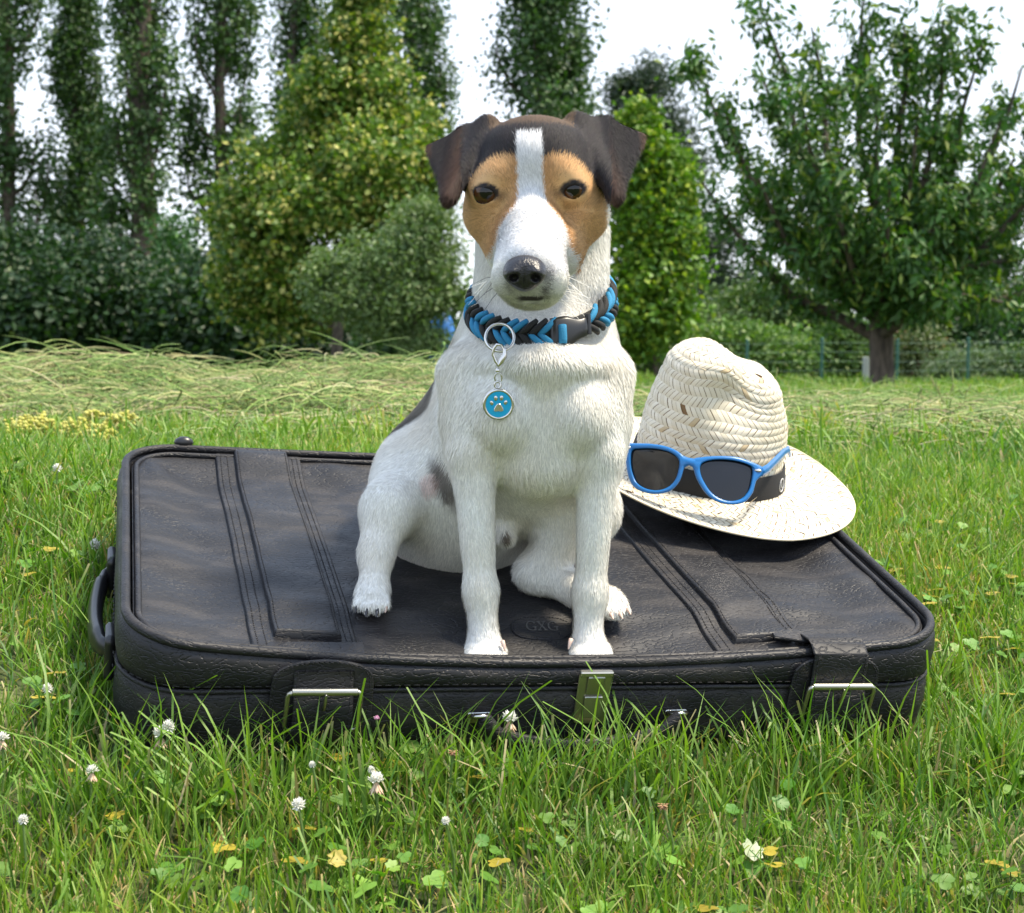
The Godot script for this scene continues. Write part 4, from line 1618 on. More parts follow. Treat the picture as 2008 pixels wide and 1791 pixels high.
# surface nets over the box lo..hi with the given cell; adds vertices to b
func nets(b: MB, lo: Vector3, hi: Vector3, cell: float, colour: Callable) -> void:
	var n := Vector3i(((hi - lo) / cell).ceil()) + Vector3i.ONE
	var sy := n.x
	var sz := n.x * n.y
	field = PackedFloat32Array()
	field.resize(n.x * n.y * n.z)
	field.fill(1.0)
	var step := 8
	var active := []
	var half := cell * step * 0.5
	var reach_ := half * 1.75
	var bx := (n.x - 1 + step - 1) / step
	var by := (n.y - 1 + step - 1) / step
	var bz := (n.z - 1 + step - 1) / step
	for z in bz:
		for y in by:
			for x in bx:
				var c := lo + Vector3(x * step, y * step, z * step) * cell + Vector3.ONE * half
				var best := 1.0
				var ds := []
				for i in pk.size():
					var e := prim(i, c)
					ds.append(e)
					best = minf(best, e)
				if best > reach_ + 0.02:
					continue
				var near := PackedInt32Array()
				for i in pk.size():
					if ds[i] < best + reach_ * 2.0 + ks[i] and ds[i] < reach_ * 1.25 + ks[i] + 0.012 or ds[i] < best + 0.004:
						near.append(i)
				if skin(c, near) < -reach_ * 1.3 - 0.006:
					for k in range(z * step, mini(z * step + step + 1, n.z)):
						for j in range(y * step, mini(y * step + step + 1, n.y)):
							for i in range(x * step, mini(x * step + step + 1, n.x)):
								if field[i + j * sy + k * sz] == 1.0:
									field[i + j * sy + k * sz] = -0.5
					continue
				active.append([Vector3i(x, y, z) * step, near])
	var work := func(w: int) -> void:
		var o: Vector3i = active[w][0]
		var near: PackedInt32Array = active[w][1]
		for k in range(o.z, mini(o.z + step + 1, n.z)):
			for j in range(o.y, mini(o.y + step + 1, n.y)):
				for i in range(o.x, mini(o.x + step + 1, n.x)):
					field[i + j * sy + k * sz] = skin(lo + Vector3(i, j, k) * cell, near)
	for w in active.size():
		work.call(w)
	var id := {}
	var off := [0, 1, sy, sy + 1, sz, sz + 1, sz + sy, sz + sy + 1]
	var cells := []
	for w in active:
		var o: Vector3i = w[0]
		for k in range(o.z, mini(o.z + step, n.z - 1)):
			for j in range(o.y, mini(o.y + step, n.y - 1)):
				for i in range(o.x, mini(o.x + step, n.x - 1)):
					var at := i + j * sy + k * sz
					var s0 := field[at]
					var mixed := false
					for q in range(1, 8):
						if (field[at + off[q]] < 0.0) != (s0 < 0.0):
							mixed = true
							break
					if not mixed:
						continue
					var sum := Vector3.ZERO
					var cnt := 0
					for e in EDGES:
						var va := field[at + off[e[0]]]
						var vb := field[at + off[e[1]]]
						if (va < 0.0) != (vb < 0.0):
							var t := va / (va - vb)
							sum += Vector3(e[0] & 1, (e[0] >> 1) & 1, e[0] >> 2).lerp(Vector3(e[1] & 1, (e[1] >> 1) & 1, e[1] >> 2), t)
							cnt += 1
					var g := Vector3(
						field[at + 1] + field[at + sy + 1] + field[at + sz + 1] + field[at + sz + sy + 1] - field[at] - field[at + sy] - field[at + sz] - field[at + sz + sy],
						field[at + sy] + field[at + sy + 1] + field[at + sz + sy] + field[at + sz + sy + 1] - field[at] - field[at + 1] - field[at + sz] - field[at + sz + 1],
						field[at + sz] + field[at + sz + 1] + field[at + sz + sy] + field[at + sz + sy + 1] - field[at] - field[at + 1] - field[at + sy] - field[at + sy + 1])
					var p := lo + (Vector3(i, j, k) + sum / cnt) * cell
					b.col = colour.call(p)
					id[at] = b.add(p)
					b.n.append(g.normalized())
					cells.append(Vector3i(i, j, k))
	for c in cells:
		var at: int = c.x + c.y * sy + c.z * sz
		var inside := field[at] < 0.0
		for ax in 3:
			var e: int = [1, sy, sz][ax]
			if (field[at + e] < 0.0) == inside:
				continue
			var u: int = [sy, sz, 1][ax]
			var w: int = [sz, 1, sy][ax]
			if not (id.has(at - u) and id.has(at - w) and id.has(at - u - w)):
				continue
			if inside:
				b.quad(id[at], id[at - w], id[at - u - w], id[at - u])
			else:
				b.quad(id[at], id[at - u], id[at - u - w], id[at - w])


const EDGES := [[0, 1], [2, 3], [4, 5], [6, 7], [0, 2], [1, 3], [4, 6], [5, 7], [0, 4], [1, 5], [2, 6], [3, 7]]


func mixc(a: Color, b: Color, t: float) -> Color:
	return a.lerp(b, clampf(t, 0.0, 1.0))


# coat markings, from the place on the body (x and y in pixels of a flat drawing of the head)
func coat(p: Vector3) -> Color:
	var x := CX + p.x * FOCAL / 1.125
	var y := YH - (p.y - CH) * FOCAL / 1.125
	var c := WHITE_FUR
	if y < 560.0:
		var ear := (x < 905.0 or x > 1196.0) and y < 412.0 and p.z > -1.24
		var cx := lerpf(1037.0, 1043.0, clampf((y - 260.0) / 160.0, 0, 1))
		var hw := 25.0
		if y > 392.0:
			hw = lerpf(27.0, 66.0, smoothstep(392.0, 462.0, y)) + 16.0 * smoothstep(462.0, 520.0, y)
		if y > 500.0:
			hw = 90.0
		var blaze := clampf((hw - absf(x - cx)) / 5.0 + 0.5, 0.0, 1.0)
		if y < 268.0:
			blaze *= clampf((y - 262.0) / 6.0, 0.0, 1.0)
		if p.z < -1.2:
			blaze = 0.0
		# tan round the eyes and down the cheeks
		var side := absf(x - 1043.0)
		var top := 312.0 + pow(maxf(side - 55.0, 0.0) / 85.0, 2.2) * 78.0 + maxf(40.0 - side, 0.0) * 0.5
		var tan_share := clampf((y - top) / 9.0 + 0.5, 0.0, 1.0)
		var low := 478.0 if x < 1043.0 else 500.0
		low += clampf(115.0 - side, -40.0, 50.0) * 0.9
		var head := clampf((low - y) / 8.0 + 0.5, 0.0, 1.0)
		if p.z < -1.185:
			head *= clampf((398.0 - y) / 10.0, 0.0, 1.0)
		var edge := 152.0 if x < 1043.0 else 148.0
		if y > 400.0 and not ear:
			head *= clampf((edge - side) / 6.0 + 0.5, 0.0, 1.0)
		var mark := mixc(DARK, TAN, tan_share if p.z > -1.19 else 0.0)
		if y < 252.0 and side < 84.0:
			mark = mixc(mark, Color(0.2, 0.12, 0.06), clampf((250.0 - y) / 12.0, 0, 1) * 0.4)
		# rust along the muzzle edge, dark rims of the eyes
		mark = mixc(mark, Color(0.33, 0.13, 0.045), tan_share * clampf(1.0 - absf(side - hw - 6.0) / 16.0, 0.0, 1.0) * 0.35)
		for e in [Vector2(953, 378), Vector2(1124, 372)]:
			var q := Vector2((x - e.x), (y - e.y))
			q = q.rotated(0.12 if e.x > 1043.0 else -0.12)
			var inner := q + Vector2(12.0 if e.x < 1043.0 else -12.0, 8.0) * 0.0
			mark = mixc(mark, DARK, clampf((1.0 - Vector2(inner.x / 27.5, inner.y / 17.0).length()) * 6.0 + 0.4, 0.0, 1.0))
			# dark tear corner
			var tear := Vector2(x - (e.x + (30.0 if e.x < 1043.0 else -30.0)), y - (e.y + 10.0))
			mark = mixc(mark, Color(0.06, 0.03, 0.02), clampf(1.0 - Vector2(tear.x / 22.0, tear.y / 16.0).length(), 0.0, 1.0) * 0.8)
		if ear:
			mark = DARK
			var crease := absf((x - (915.0 if x < 1043.0 else 1168.0)) + (y - 250.0) * (0.25 if x < 1043.0 else -0.25))
			mark = mixc(mark, Color(0.075, 0.036, 0.022), clampf(1.0 - crease / 34.0, 0.0, 1.0) * 0.8)
			var rim := (x - 841.0) if x < 1043.0 else (1262.0 - x)
			mark = mixc(mark, Color(0.13, 0.07, 0.045), clampf(1.0 - rim / 6.0, 0.0, 1.0) * 0.6)
			head = 1.0
			blaze = 0.0
		c = mixc(WHITE_FUR, mixc(mark, Color(0.6, 0.6, 0.61), blaze), head)
	if y > 470.0 and y < 625.0 and p.z > -1.115:
		# freckled grey lips round the nose, dark mouth
		var q := Vector2((x - 1033.0) / 62.0, (y - 560.0) / 52.0).length()
		c = mixc(c, Color(0.08, 0.065, 0.07), clampf((1.1 - q) * 2.2, 0.0, 0.9) * (0.5 + 0.9 * lump.get_noise_3d(p.x * 4000.0, p.y * 4000.0, p.z * 4000.0)))
		var m := Vector2((x - 1040.0) / 28.0, (y - 591.0) / 5.5).length()
		c = mixc(c, Color(0.02, 0.013, 0.013), clampf((1.0 - m) * 4.0, 0.0, 1.0))
		var bridge := Vector2((x - 1036.0) / 30.0, (y - 487.0) / 16.0).length()
		c = mixc(c, Color(0.5, 0.38, 0.3), clampf(1.0 - bridge, 0.0, 1.0) * 0.6)
	# body
	if p.y < CH + 0.02:
		var bx := CX + p.x * FOCAL / 1.28
		var by := YH - (p.y - CH) * FOCAL / 1.28
		# black saddle patch on the flank
		var spot := Vector2((p.z + 1.315) / 0.062, (by - 790.0) / 78.0).length()
		if bx < 900.0:
			c = mixc(c, Color(0.022, 0.016, 0.016), clampf((1.0 - spot) * 9.0 + 0.3, 0.0, 1.0))
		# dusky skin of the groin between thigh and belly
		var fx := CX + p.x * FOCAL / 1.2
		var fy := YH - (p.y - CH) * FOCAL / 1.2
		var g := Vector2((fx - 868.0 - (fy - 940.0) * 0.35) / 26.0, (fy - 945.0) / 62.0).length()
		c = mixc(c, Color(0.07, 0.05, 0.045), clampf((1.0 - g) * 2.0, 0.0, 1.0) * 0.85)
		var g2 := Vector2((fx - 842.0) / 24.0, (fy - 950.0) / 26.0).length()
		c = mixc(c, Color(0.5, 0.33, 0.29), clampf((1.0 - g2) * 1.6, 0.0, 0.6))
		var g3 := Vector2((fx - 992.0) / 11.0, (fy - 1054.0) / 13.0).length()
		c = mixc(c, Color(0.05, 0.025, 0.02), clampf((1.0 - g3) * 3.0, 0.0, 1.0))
		# creamy worn fur on chest, legs and hocks
		c = mixc(c, Color(0.6, 0.53, 0.42), clampf(0.42 * (lump.get_noise_3d(p.x * 700.0, p.y * 700.0, p.z * 700.0) + 0.35), 0.0, 0.4))
	return c


func build_dog() -> void:
	# trunk
	egg([1055, 770, 1.22], 156, 212, 0.078, 0.03)
	cap([1050, 830, 1.225], 160, [905, 965, 1.3], 150, 0.04)
	egg([892, 990, 1.3], 150, 152, 0.085, 0.03)
	cap([1050, 660, 1.25], 130, [930, 880, 1.33], 120, 0.04)
	cap([1062, 460, 1.235], 122, [1058, 650, 1.222], 128, 0.018)
	cap([972, 480, 1.212], 26, [966, 560, 1.2], 26, 0.02)
	cap([1160, 460, 1.21], 28, [1160, 560, 1.2], 26, 0.02)
	# breast: keel and the two chest muscles
	cap([1072, 745, 1.145], 40, [1066, 900, 1.16], 60, 0.03)
	egg([1064, 715, 1.168], 126, 50, 0.05, 0.016)
	egg([992, 812, 1.156], 70, 82, 0.034, 0.009)
	egg([1128, 812, 1.159], 66, 82, 0.034, 0.009)
	# fore legs
	cap([914, 735, 1.185], 60, [927, 890, 1.16], 44, 0.016)
	cap([927, 890, 1.16], 44, [942, 1160, 1.15], 29, 0.008)
	cap([902, 830, 1.185], 40, [915, 930, 1.178], 32, 0.012)
	cap([943, 1160, 1.15], 30, [948, 1245, 1.145], 30, 0.012)
	egg([951, 1290, 1.14], 43, 30, 0.02, 0.014)
	cap([1190, 735, 1.19], 54, [1173, 890, 1.168], 42, 0.016)
	cap([1173, 890, 1.168], 42, [1157, 1165, 1.167], 29, 0.008)
	cap([1198, 830, 1.19], 38, [1188, 930, 1.186], 30, 0.012)
	cap([1156, 1165, 1.167], 30, [1153, 1245, 1.163], 29, 0.012)
	egg([1158, 1290, 1.158], 43, 30, 0.02, 0.014)
	for q in [[925, 1298, 1.128], [943, 1302, 1.125], [962, 1302, 1.125], [979, 1298, 1.129], [1132, 1298, 1.146], [1150, 1302, 1.143], [1168, 1302, 1.143], [1186, 1298, 1.147]]:
		cap([q[0], q[1] - 20, q[2] + 0.012], 12, q, 12, 0.006)
	# near hind leg with its paw forward
	cap([835, 940, 1.275], 92, [762, 1000, 1.2], 50, 0.03)
	cap([762, 1000, 1.2], 48, [738, 1085, 1.178], 31, 0.018)
	cap([738, 1085, 1.178], 31, [734, 1140, 1.165], 29, 0.012)
	egg([729, 1168, 1.158], 34, 26, 0.018, 0.01)
	for q in [[700, 1187, 1.141], [719, 1194, 1.136], [740, 1194, 1.136], [757, 1187, 1.141]]:
		cap([q[0] + (728 - q[0]) * 0.25, q[1] - 26, q[2] + 0.014], 11, q, 11.5, 0.0025)
	# other hind leg: knee behind the fore leg, hock down, foot turned out
	cap([1090, 950, 1.28], 95, [1150, 1005, 1.225], 58, 0.03)
	cap([1150, 1005, 1.225], 55, [1048, 1125, 1.22], 34, 0.02)
	cap([1045, 1125, 1.22], 31, [1140, 1162, 1.205], 30, 0.014)
	cap([1140, 1162, 1.205], 30, [1195, 1180, 1.192], 30, 0.012)
	for q in [[1222, 1184, 1.19], [1226, 1196, 1.184], [1213, 1203, 1.179], [1196, 1204, 1.178]]:
		cap([q[0] - 26, q[1] - 12, q[2] + 0.004], 13, q, 11, 0.005)
	# sheath between the legs, tail stub lying behind
	cap([978, 1005, 1.235], 22, [992, 1055, 1.205], 17, 0.012)
	cap([860, 1090, 1.38], 24, [800, 1090, 1.44], 12, 0.02)
	# skull
	egg([1052, 345, 1.185], 128, 107, 0.066, 0.02)
	egg([1046, 310, 1.15], 92, 68, 0.036, 0.02)
	egg([964, 415, 1.163], 55, 62, 0.036, 0.016)
	egg([1141, 412, 1.163], 55, 64, 0.036, 0.016)
	egg([980, 350, 1.137], 46, 34, 0.022, 0.014)
	egg([1103, 346, 1.137], 46, 34, 0.022, 0.014)
	egg([992, 485, 1.15], 40, 50, 0.03, 0.016)
	egg([1104, 488, 1.15], 42, 54, 0.03, 0.016)
	# muzzle, lips, chin
	cap([1042, 405, 1.135], 44, [1035, 505, 1.068], 38, 0.016)
	cap([1018, 462, 1.118], 36, [1000, 545, 1.074], 36, 0.014)
	cap([1068, 462, 1.118], 36, [1076, 545, 1.074], 38, 0.014)
	egg([1042, 566, 1.096], 64, 42, 0.03, 0.012)
	# eyelids
	egg([953, 378, 1.131], 30, 26, 0.0112, 0.01)
	egg([1124, 372, 1.131], 30, 26, 0.0112, 0.01)
	# ears: a base rising from the skull and a flap folded forward
	flap([957, 246, 1.165], [905, 256, 1.17], [880, 388, 1.12], 0.0032, 0.009)
	flap([905, 260, 1.165], [842, 290, 1.16], [880, 388, 1.12], 0.0028, 0.008)
	flap([957, 248, 1.165], [880, 388, 1.12], [905, 350, 1.165], 0.003, 0.009)
	flap([957, 246, 1.165], [905, 350, 1.165], [960, 330, 1.19], 0.004, 0.012)
	flap([1130, 240, 1.165], [1195, 236, 1.172], [1207, 386, 1.12], 0.0032, 0.009)
	flap([1195, 242, 1.165], [1260, 268, 1.16], [1207, 386, 1.12], 0.0028, 0.008)
	flap([1130, 242, 1.165], [1207, 386, 1.12], [1190, 345, 1.165], 0.003, 0.009)
	flap([1130, 240, 1.165], [1190, 345, 1.165], [1135, 330, 1.19], 0.004, 0.012)
	# openings: eyes and the line of the mouth
	cuts.append([P(954, 380, 1.112), Vector3(0.0084, 0.0048, 0.014), 0.0014, Basis(Vector3.BACK, 0.26)])
	cuts.append([P(1123, 374, 1.112), Vector3(0.0084, 0.0048, 0.014), 0.0014, Basis(Vector3.BACK, -0.26)])
	cuts.append([P(1040, 588, 1.064), Vector3(0.0105, 0.0009, 0.007), 0.003, Basis.IDENTITY])
	var dog := thing("dog", "white terrier with black and tan head sitting upright on the suitcase", "dog")
	var b := MB.new()
	b.own = true
	var t0 := Time.get_ticks_msec()
	var split := CH + 0.012
	nets(b, Vector3(-0.15, CH - 0.27, -1.47), Vector3(0.12, split + 0.004, -1.06), 0.0036, coat)
	var body_end := b.idx.size()
	nets(b, Vector3(-0.085, split, -1.31), Vector3(0.12, CH + 0.2, -1.03), 0.0021, coat)
	print("dog skin ", b.v.size(), " ", Time.get_ticks_msec() - t0)
	part("body", b.done(), M.skin, dog)
	dog_fur(dog, b)
	# eyes
	for q in [[953, 378], [1124, 372]]:
		var c := P(q[0], q[1], 1.1292)
		var e := MB.new()
		var look := (Vector3(0.0, CH + 0.02, 0.0) - c).normalized()
		var up := Vector3.UP
		var bs := Basis(up.cross(look).normalized(), look, Vector3.ZERO)
		bs.z = bs.x.cross(bs.y)
		for i in 25:
			var a := PI * i / 24
			e.col = Color(0.002, 0.002, 0.003) if i < 4 else (Color(0.06, 0.026, 0.011) if i < 8 else Color(0.01, 0.006, 0.005))
			for k in 32:
				var w := TAU * k / 32
				e.add(c + bs * (Vector3(sin(a) * cos(w), cos(a), sin(a) * sin(w)) * 0.0108))
			if i > 0:
				e.ring_join((i - 1) * 32, i * 32, 32)
		part("eye", e.done(), M.eye, dog)
	# nose leather with nostrils
	pk.clear()
	pa.clear()
	pb.clear()
	pc.clear()
	r0.clear()
	r1.clear()
	ks.clear()
	cuts.clear()
	egg([1029, 524, 1.046], 37, 24, 0.013, 0.008)
	egg([1007, 537, 1.044], 20, 18, 0.013, 0.006)
	egg([1051, 537, 1.044], 20, 18, 0.013, 0.006)
	egg([1029, 550, 1.046], 25, 22, 0.011, 0.006)
	cuts.append([P(1007, 545, 1.033), Vector3(0.0036, 0.0026, 0.008), 0.002, Basis(Vector3.BACK, -0.5)])
	cuts.append([P(1051, 545, 1.033), Vector3(0.0036, 0.0026, 0.008), 0.002, Basis(Vector3.BACK, 0.5)])
	cuts.append([P(1029, 560, 1.033), Vector3(0.0007, 0.006, 0.004), 0.0015, Basis.IDENTITY])
	b = MB.new()
	b.own = true
	nets(b, P(980, 585, 1.06) - Vector3(0.002, 0, 0.01), P(1080, 490, 1.02), 0.0011, func(_p): return Color.WHITE)
	part("nose", b.done(), M.nose_skin, dog)
	# claws
	for q in [[700, 1190, 1.139, 0], [720, 1198, 1.134, 0], [741, 1198, 1.134, 0], [758, 1190, 1.139, 1], [1226, 1186, 1.186, 1], [1230, 1198, 1.18, 1], [1214, 1206, 1.175, 1], [1196, 1207, 1.174, 1], [985, 1262, 1.13, 1], [1120, 1258, 1.148, 1]]:
		var m := MB.new()
		var a := P(q[0], q[1] - 4, q[2] + 0.002)
		var out := Vector3(0.002, -0.003, 0.006) if q[0] > 1180 and q[0] < 1240 else Vector3(-0.0005, -0.0045, 0.005)
		if q[1] > 1240:
			out = Vector3(0.002 if q[0] < 1000 else -0.002, -0.006, 0.003)
		m.tube([a, a + out * 0.5 + Vector3(0, 0.0006, 0.0005), a + out * 1.15], [0.0019, 0.0016, 0.0004], 8)
		part("claw", m.done(), M.claw_pale if q[3] else M.claw_dark, dog)
	# whiskers
	for i in 22:
		var side := -1.0 if i % 3 == 0 else 1.0
		var a := P(1035 + side * rf(44, 62), rf(528, 592), 1.078)
		var m := MB.new()
		m.col = Color(0.7, 0.68, 0.62) if side > 0 or i % 2 else Color(0.05, 0.04, 0.04)
		var out := Vector3(side * rf(0.5, 1.0), rf(-1.1, -0.05), rf(-0.2, 0.5)).normalized() * rf(0.018, 0.032)
		m.tube([a, a + out * 0.5 + Vector3(0, 0.0015, 0), a + out], [0.00028, 0.00022, 0.00008], 3)
		part("whisker", m.done(), M.skin, dog)


func dog_fur(dog: Node3D, skin_mesh: MB) -> void:
	var f := MB.new()
	f.own = true
	var nose := P(1030, 520, 1.03)
	var eyes := [P(953, 379, 1.118), P(1124, 373, 1.118)]
	var sv := skin_mesh.v
	var sn := skin_mesh.n
	var si := skin_mesh.idx
	var t0 := Time.get_ticks_msec()
	var total := 0.0
	for i in si.size() / 3:
		var a := si[i * 3]
		var b := si[i * 3 + 1]
		var c := si[i * 3 + 2]
		var ar := (sv[b] - sv[a]).cross(sv[c] - sv[a]).length() * 0.5
		var mid := (sv[a] + sv[b] + sv[c]) / 3.0
		var head := mid.y > CH + 0.03
		# the far side of the animal needs fewer hairs
		var back := sn[a].z < -0.35
		var per := 1600000.0 if head else 780000.0
		total += ar * per * (0.25 if back else 1.0)
		while total > 0.0:
			total -= 1.0
			var u := rng.randf()
			var v := rng.randf()
			if u + v > 1.0:
				u = 1.0 - u
				v = 1.0 - v
			var p := sv[a] + (sv[b] - sv[a]) * u + (sv[c] - sv[a]) * v
			var n := (sn[a] * (1 - u - v) + sn[b] * u + sn[c] * v).normalized()
			var near_eye := 1.0
			if head:
				near_eye = minf(p.distance_to(eyes[0] + Vector3(0, 0.001, 0)), p.distance_to(eyes[1] + Vector3(0, 0.001, 0)))
				if near_eye < 0.0098:
					continue
				if p.y > P(1040, 589, 1.066).y - 0.0018 and p.y < P(1040, 589, 1.066).y + 0.0042 and absf(p.x - nose.x - 0.003) < 0.0105 and p.z > -1.09:
					continue
				if absf(p.x - nose.x) < 0.0135 and p.y < nose.y + 0.006 and p.y > nose.y - 0.019 and p.z > -1.052:
					continue
			var flow: Vector3
			var l := 0.008
			var lift := 0.25
			var along := p - nose
			var ear := head and (p.x < -0.036 or p.x > 0.0735) and p.y > CH + 0.108
			if ear:
				flow = Vector3(0.3 * signf(0.018 - p.x) * -1.0, -1.0, 0.2)
				l = 0.0055
				lift = 0.25
			elif p.z > -1.17 and p.y > CH + 0.025:
				flow = along + Vector3(0, 0.01, 0)
				if p.y > CH + 0.108:
					flow = Vector3((p.x - 0.0145) * 14.0, 1.0, -0.5)
				l = lerpf(0.0032, 0.005, clampf((along.length() - 0.03) / 0.06, 0, 1))
				lift = 0.27
			elif p.y > CH + 0.0:
				flow = Vector3((p.x - 0.02) * 3.0, -1.0, 0.1)
				l = 0.0066
				lift = 0.226
			else:
				flow = Vector3((p.x - 0.02) * 2.0, -1.0, -0.25)
				l = 0.0066
				lift = 0.22
				if p.y < CH - 0.175:
					l = 0.0045
					lift = 0.28
					flow = Vector3((p.x - 0.02), -1, 0.6)
				elif p.y < CH - 0.1 and p.z > -1.2:
					l = 0.005
					flow = Vector3(0, -1, 0.05)
					lift = 0.2
				elif p.y < CH - 0.085 and p.x < -0.05:
					l = 0.0062
			flow += Vector3(lump.get_noise_3dv(p * 900.0), 0.0, lump.get_noise_3dv(p * 900.0 + Vector3(70, 0, 0))) * 0.5 + Vector3(rng.randfn(), rng.randfn(), rng.randfn()) * 0.16
			if head and not ear and p.z > -1.17:
				flow = flow.normalized() + Vector3(rng.randfn(), rng.randfn(), rng.randfn()) * 0.1
			flow = (flow - n * flow.dot(n)).normalized()
			l *= rf(0.6, 1.2) * clampf((near_eye - 0.008) / 0.01, 0.3, 1.0)
			var dir := (flow + n * lift * rf(0.6, 1.5)).normalized()
			var w := flow.cross(n) * (0.00024 if head else 0.0003)
			var cc := coat(p + flow * rf(-0.0016, 0.0004))
			var tone := rf(0.78, 1.12) if cc.b > 0.3 else rf(0.74, 1.22)
			if cc.b > 0.3:
				tone *= 1.25
			f.col = Color(minf(cc.r * tone, 0.95), minf(cc.g * tone, 0.95), minf(cc.b * tone, 0.94))
			var root := p - n * 0.0002
			var m := root + dir * l * 0.55
			var tip := root + dir * l * 0.95 + (flow - n * 0.25) * l * 0.12
			var s := f.add(root - w)
			f.add(root + w)
			f.add(m + w * 0.75)
			f.add(m - w * 0.75)
			f.add(tip)
			for k in 5:
				f.n.append((n + w.normalized() * rf(-0.25, 0.25)).normalized())
			f.quad(s, s + 3, s + 2, s + 1)
			f.tri(s + 3, s + 4, s + 2)
	print("fur verts ", f.v.size(), " ms ", Time.get_ticks_msec() - t0)
	part("fur", f.done(), M.fur, dog).set_meta("kind", "stuff")


# ---------------------------------------------------------------- collar and tag
func collar_at(a: float, h: float, out: float) -> Vector3:
	# a = 0 at the front of the neck, h across the band, out away from the neck
	var c := P(1061, 590, 1.208)
	var e := Vector3(sin(a), 0, cos(a))
	var p := c + Vector3(e.x * (0.0525 + out), 0, e.z * (0.0665 + out))
	p.y -= 0.0275 * cos(a) - 0.004 * sin(a)
	return p + Vector3(-e.x * 0.12, 1.0, 0.36 * 0.35 - e.z * 0.3) * h


func build_collar() -> void:
	var col := thing("dog_collar", "plaited blue and black cord collar round the dog's neck", "collar")
	var blue := Color(0.02, 0.19, 0.36)
	var black := Color(0.012, 0.012, 0.015)
	var n := 48
	# core band
	var b := MB.new()
	b.col = black
	var pts := []
	for i in 72:
		pts.append(collar_at(TAU * i / 72, 0.0, 0.0005))
	b.tube(pts, 0.008, 8, 0.45, true, Vector3.UP)
	part("core_cord", b.done(), M.cord, col)
	for i in n:
		var a := TAU * (i + 0.5) / n
		var da := TAU / n
		var rel := wrapf(a, -PI, PI)
		if rel > 0.12 and rel < 0.62:
			continue
		for row in 2:
			var m := MB.new()
			var pair := ((i + row) / 2) % 2
			m.col = blue if pair == 0 else black
			var s := 1.0 if row == 0 else -1.0
			var line := []
			for k in 7:
				var t := k / 6.0 - 0.5
				line.append(collar_at(a + da * t * 1.75 * s, s * 0.005 + t * 0.011, 0.003 + 0.003 * cos(t * PI)))
			m.tube(line, [0.0019, 0.0023, 0.0025, 0.0025, 0.0025, 0.0023, 0.0019], 8)
			part("cord_knot", m.done(), M.cord, col)
	# plastic side-release buckle
	b = MB.new()
	var rows := []
	for i in 15:
		var a := lerpf(0.1, 0.62, i / 14.0)
		var hh := lerpf(0.0125, 0.0078, smoothstep(0.35, 0.8, i / 14.0))
		rows.append([a, hh])
	for i in rows.size():
		var a: float = rows[i][0]
		var hh: float = rows[i][1]
		var bulge := 0.0075 * (0.75 if i in [0, 14] else 1.0)
		for q in [[-1.0, 0.0], [-1.0, 0.6], [-0.8, 1.0], [0.0, 1.12], [0.8, 1.0], [1.0, 0.6], [1.0, 0.0]]:
			b.add(collar_at(a, q[0] * hh - 0.001, q[1] * bulge))
		if i > 0:
			for k in 6:
				var x := (i - 1) * 7 + k
				b.quad(x, x + 1, x + 8, x + 7)
	for e in [0, 14 * 7]:
		for k in 5:
			b.tri(e, e + k + 1, e + k + 2)
	var buckle := part("buckle", b.done(), M.black_plastic, col)
	for i in 2:
		b = MB.new()
		b.col = blue
		var line := []
		for k in 5:
			line.append(collar_at(0.235 + 0.012 * i, lerpf(-0.0085, 0.005, k / 4.0) - i * 0.0, 0.0084 + 0.0008 * sin(k / 4.0 * PI)))
		b.tube(line, 0.0028, 8)
		part("cord_loop", b.done(), M.cord, buckle)
	b = MB.new()
	b.tube([collar_at(0.63, -0.0075, 0.006), collar_at(0.63, 0.0075, 0.006)], 0.0022, 8)
	part("buckle_bar", b.done(), M.black_plastic, buckle)
	# steel ring through the cord
	var rc := P(980, 662, 1.122)
	b = MB.new()
	pts = []
	for i in 40:
		var a := TAU * i / 40
		pts.append(rc + Vector3(cos(a) * 0.0105, sin(a) * 0.0102, 0.004 * sin(a) * -1.0 - 0.003 * (1.0 + sin(a))))
	b.tube(pts, 0.00115, 8, 1.0, true)
	part("ring", b.done(), M.steel, col)
	# name tag on its clasp
	var tag_node := thing("name_tag", "round light-blue tag with a silver paw hanging from the dog collar ring", "tag")
	b = MB.new()
	var z := 1.1175
	pts = []
	for q in [[974, 676], [968, 684], [967, 696], [972, 708], [977, 717], [983, 708], [989, 697], [989, 686], [983, 677]]:
		pts.append(P(q[0], q[1], z))
	b.tube(pts, [0.0011, 0.0011, 0.0011, 0.0013, 0.0017, 0.0024, 0.002, 0.0013, 0.0011], 8, 1.0, true)
	part("clasp", b.done(), M.steel, tag_node)
	b = MB.new()
	b.ball(P(976, 727, z), Vector3(0.0017, 0.0022, 0.0017), 8, 10)
	part("swivel", b.done(), M.steel, tag_node)
	b = MB.new()
	pts = []
	for i in 20:
		pts.append(P(977, 741, z) + Vector3(cos(TAU * i / 20) * 0.0026, sin(TAU * i / 20) * 0.0036, sin(TAU * i / 20) * 0.001))
	b.tube(pts, 0.0006, 6, 1.0, true)
	part("chain_link", b.done(), M.steel, tag_node)
	b = MB.new()
	pts = []
	for i in 16:
		pts.append(P(976, 755, z) + Vector3(cos(TAU * i / 16) * 0.0022, sin(TAU * i / 16) * 0.0024, 0))
	b.tube(pts, 0.0008, 6, 1.0, true)
	part("eyelet", b.done(), M.steel, tag_node)
	var tc := P(977.5, 793, z)
	var lie := Basis(Vector3.RIGHT, 0.12) * Basis(Vector3.UP, 0.1)
	var disc := PackedVector2Array()
	for i in 48:
		disc.append(Vector2(cos(TAU * i / 48), sin(TAU * i / 48)) * 0.0104)
	b = MB.new()
	b.plate(disc, Transform3D(lie, tc), 0.0018, 0.0004)
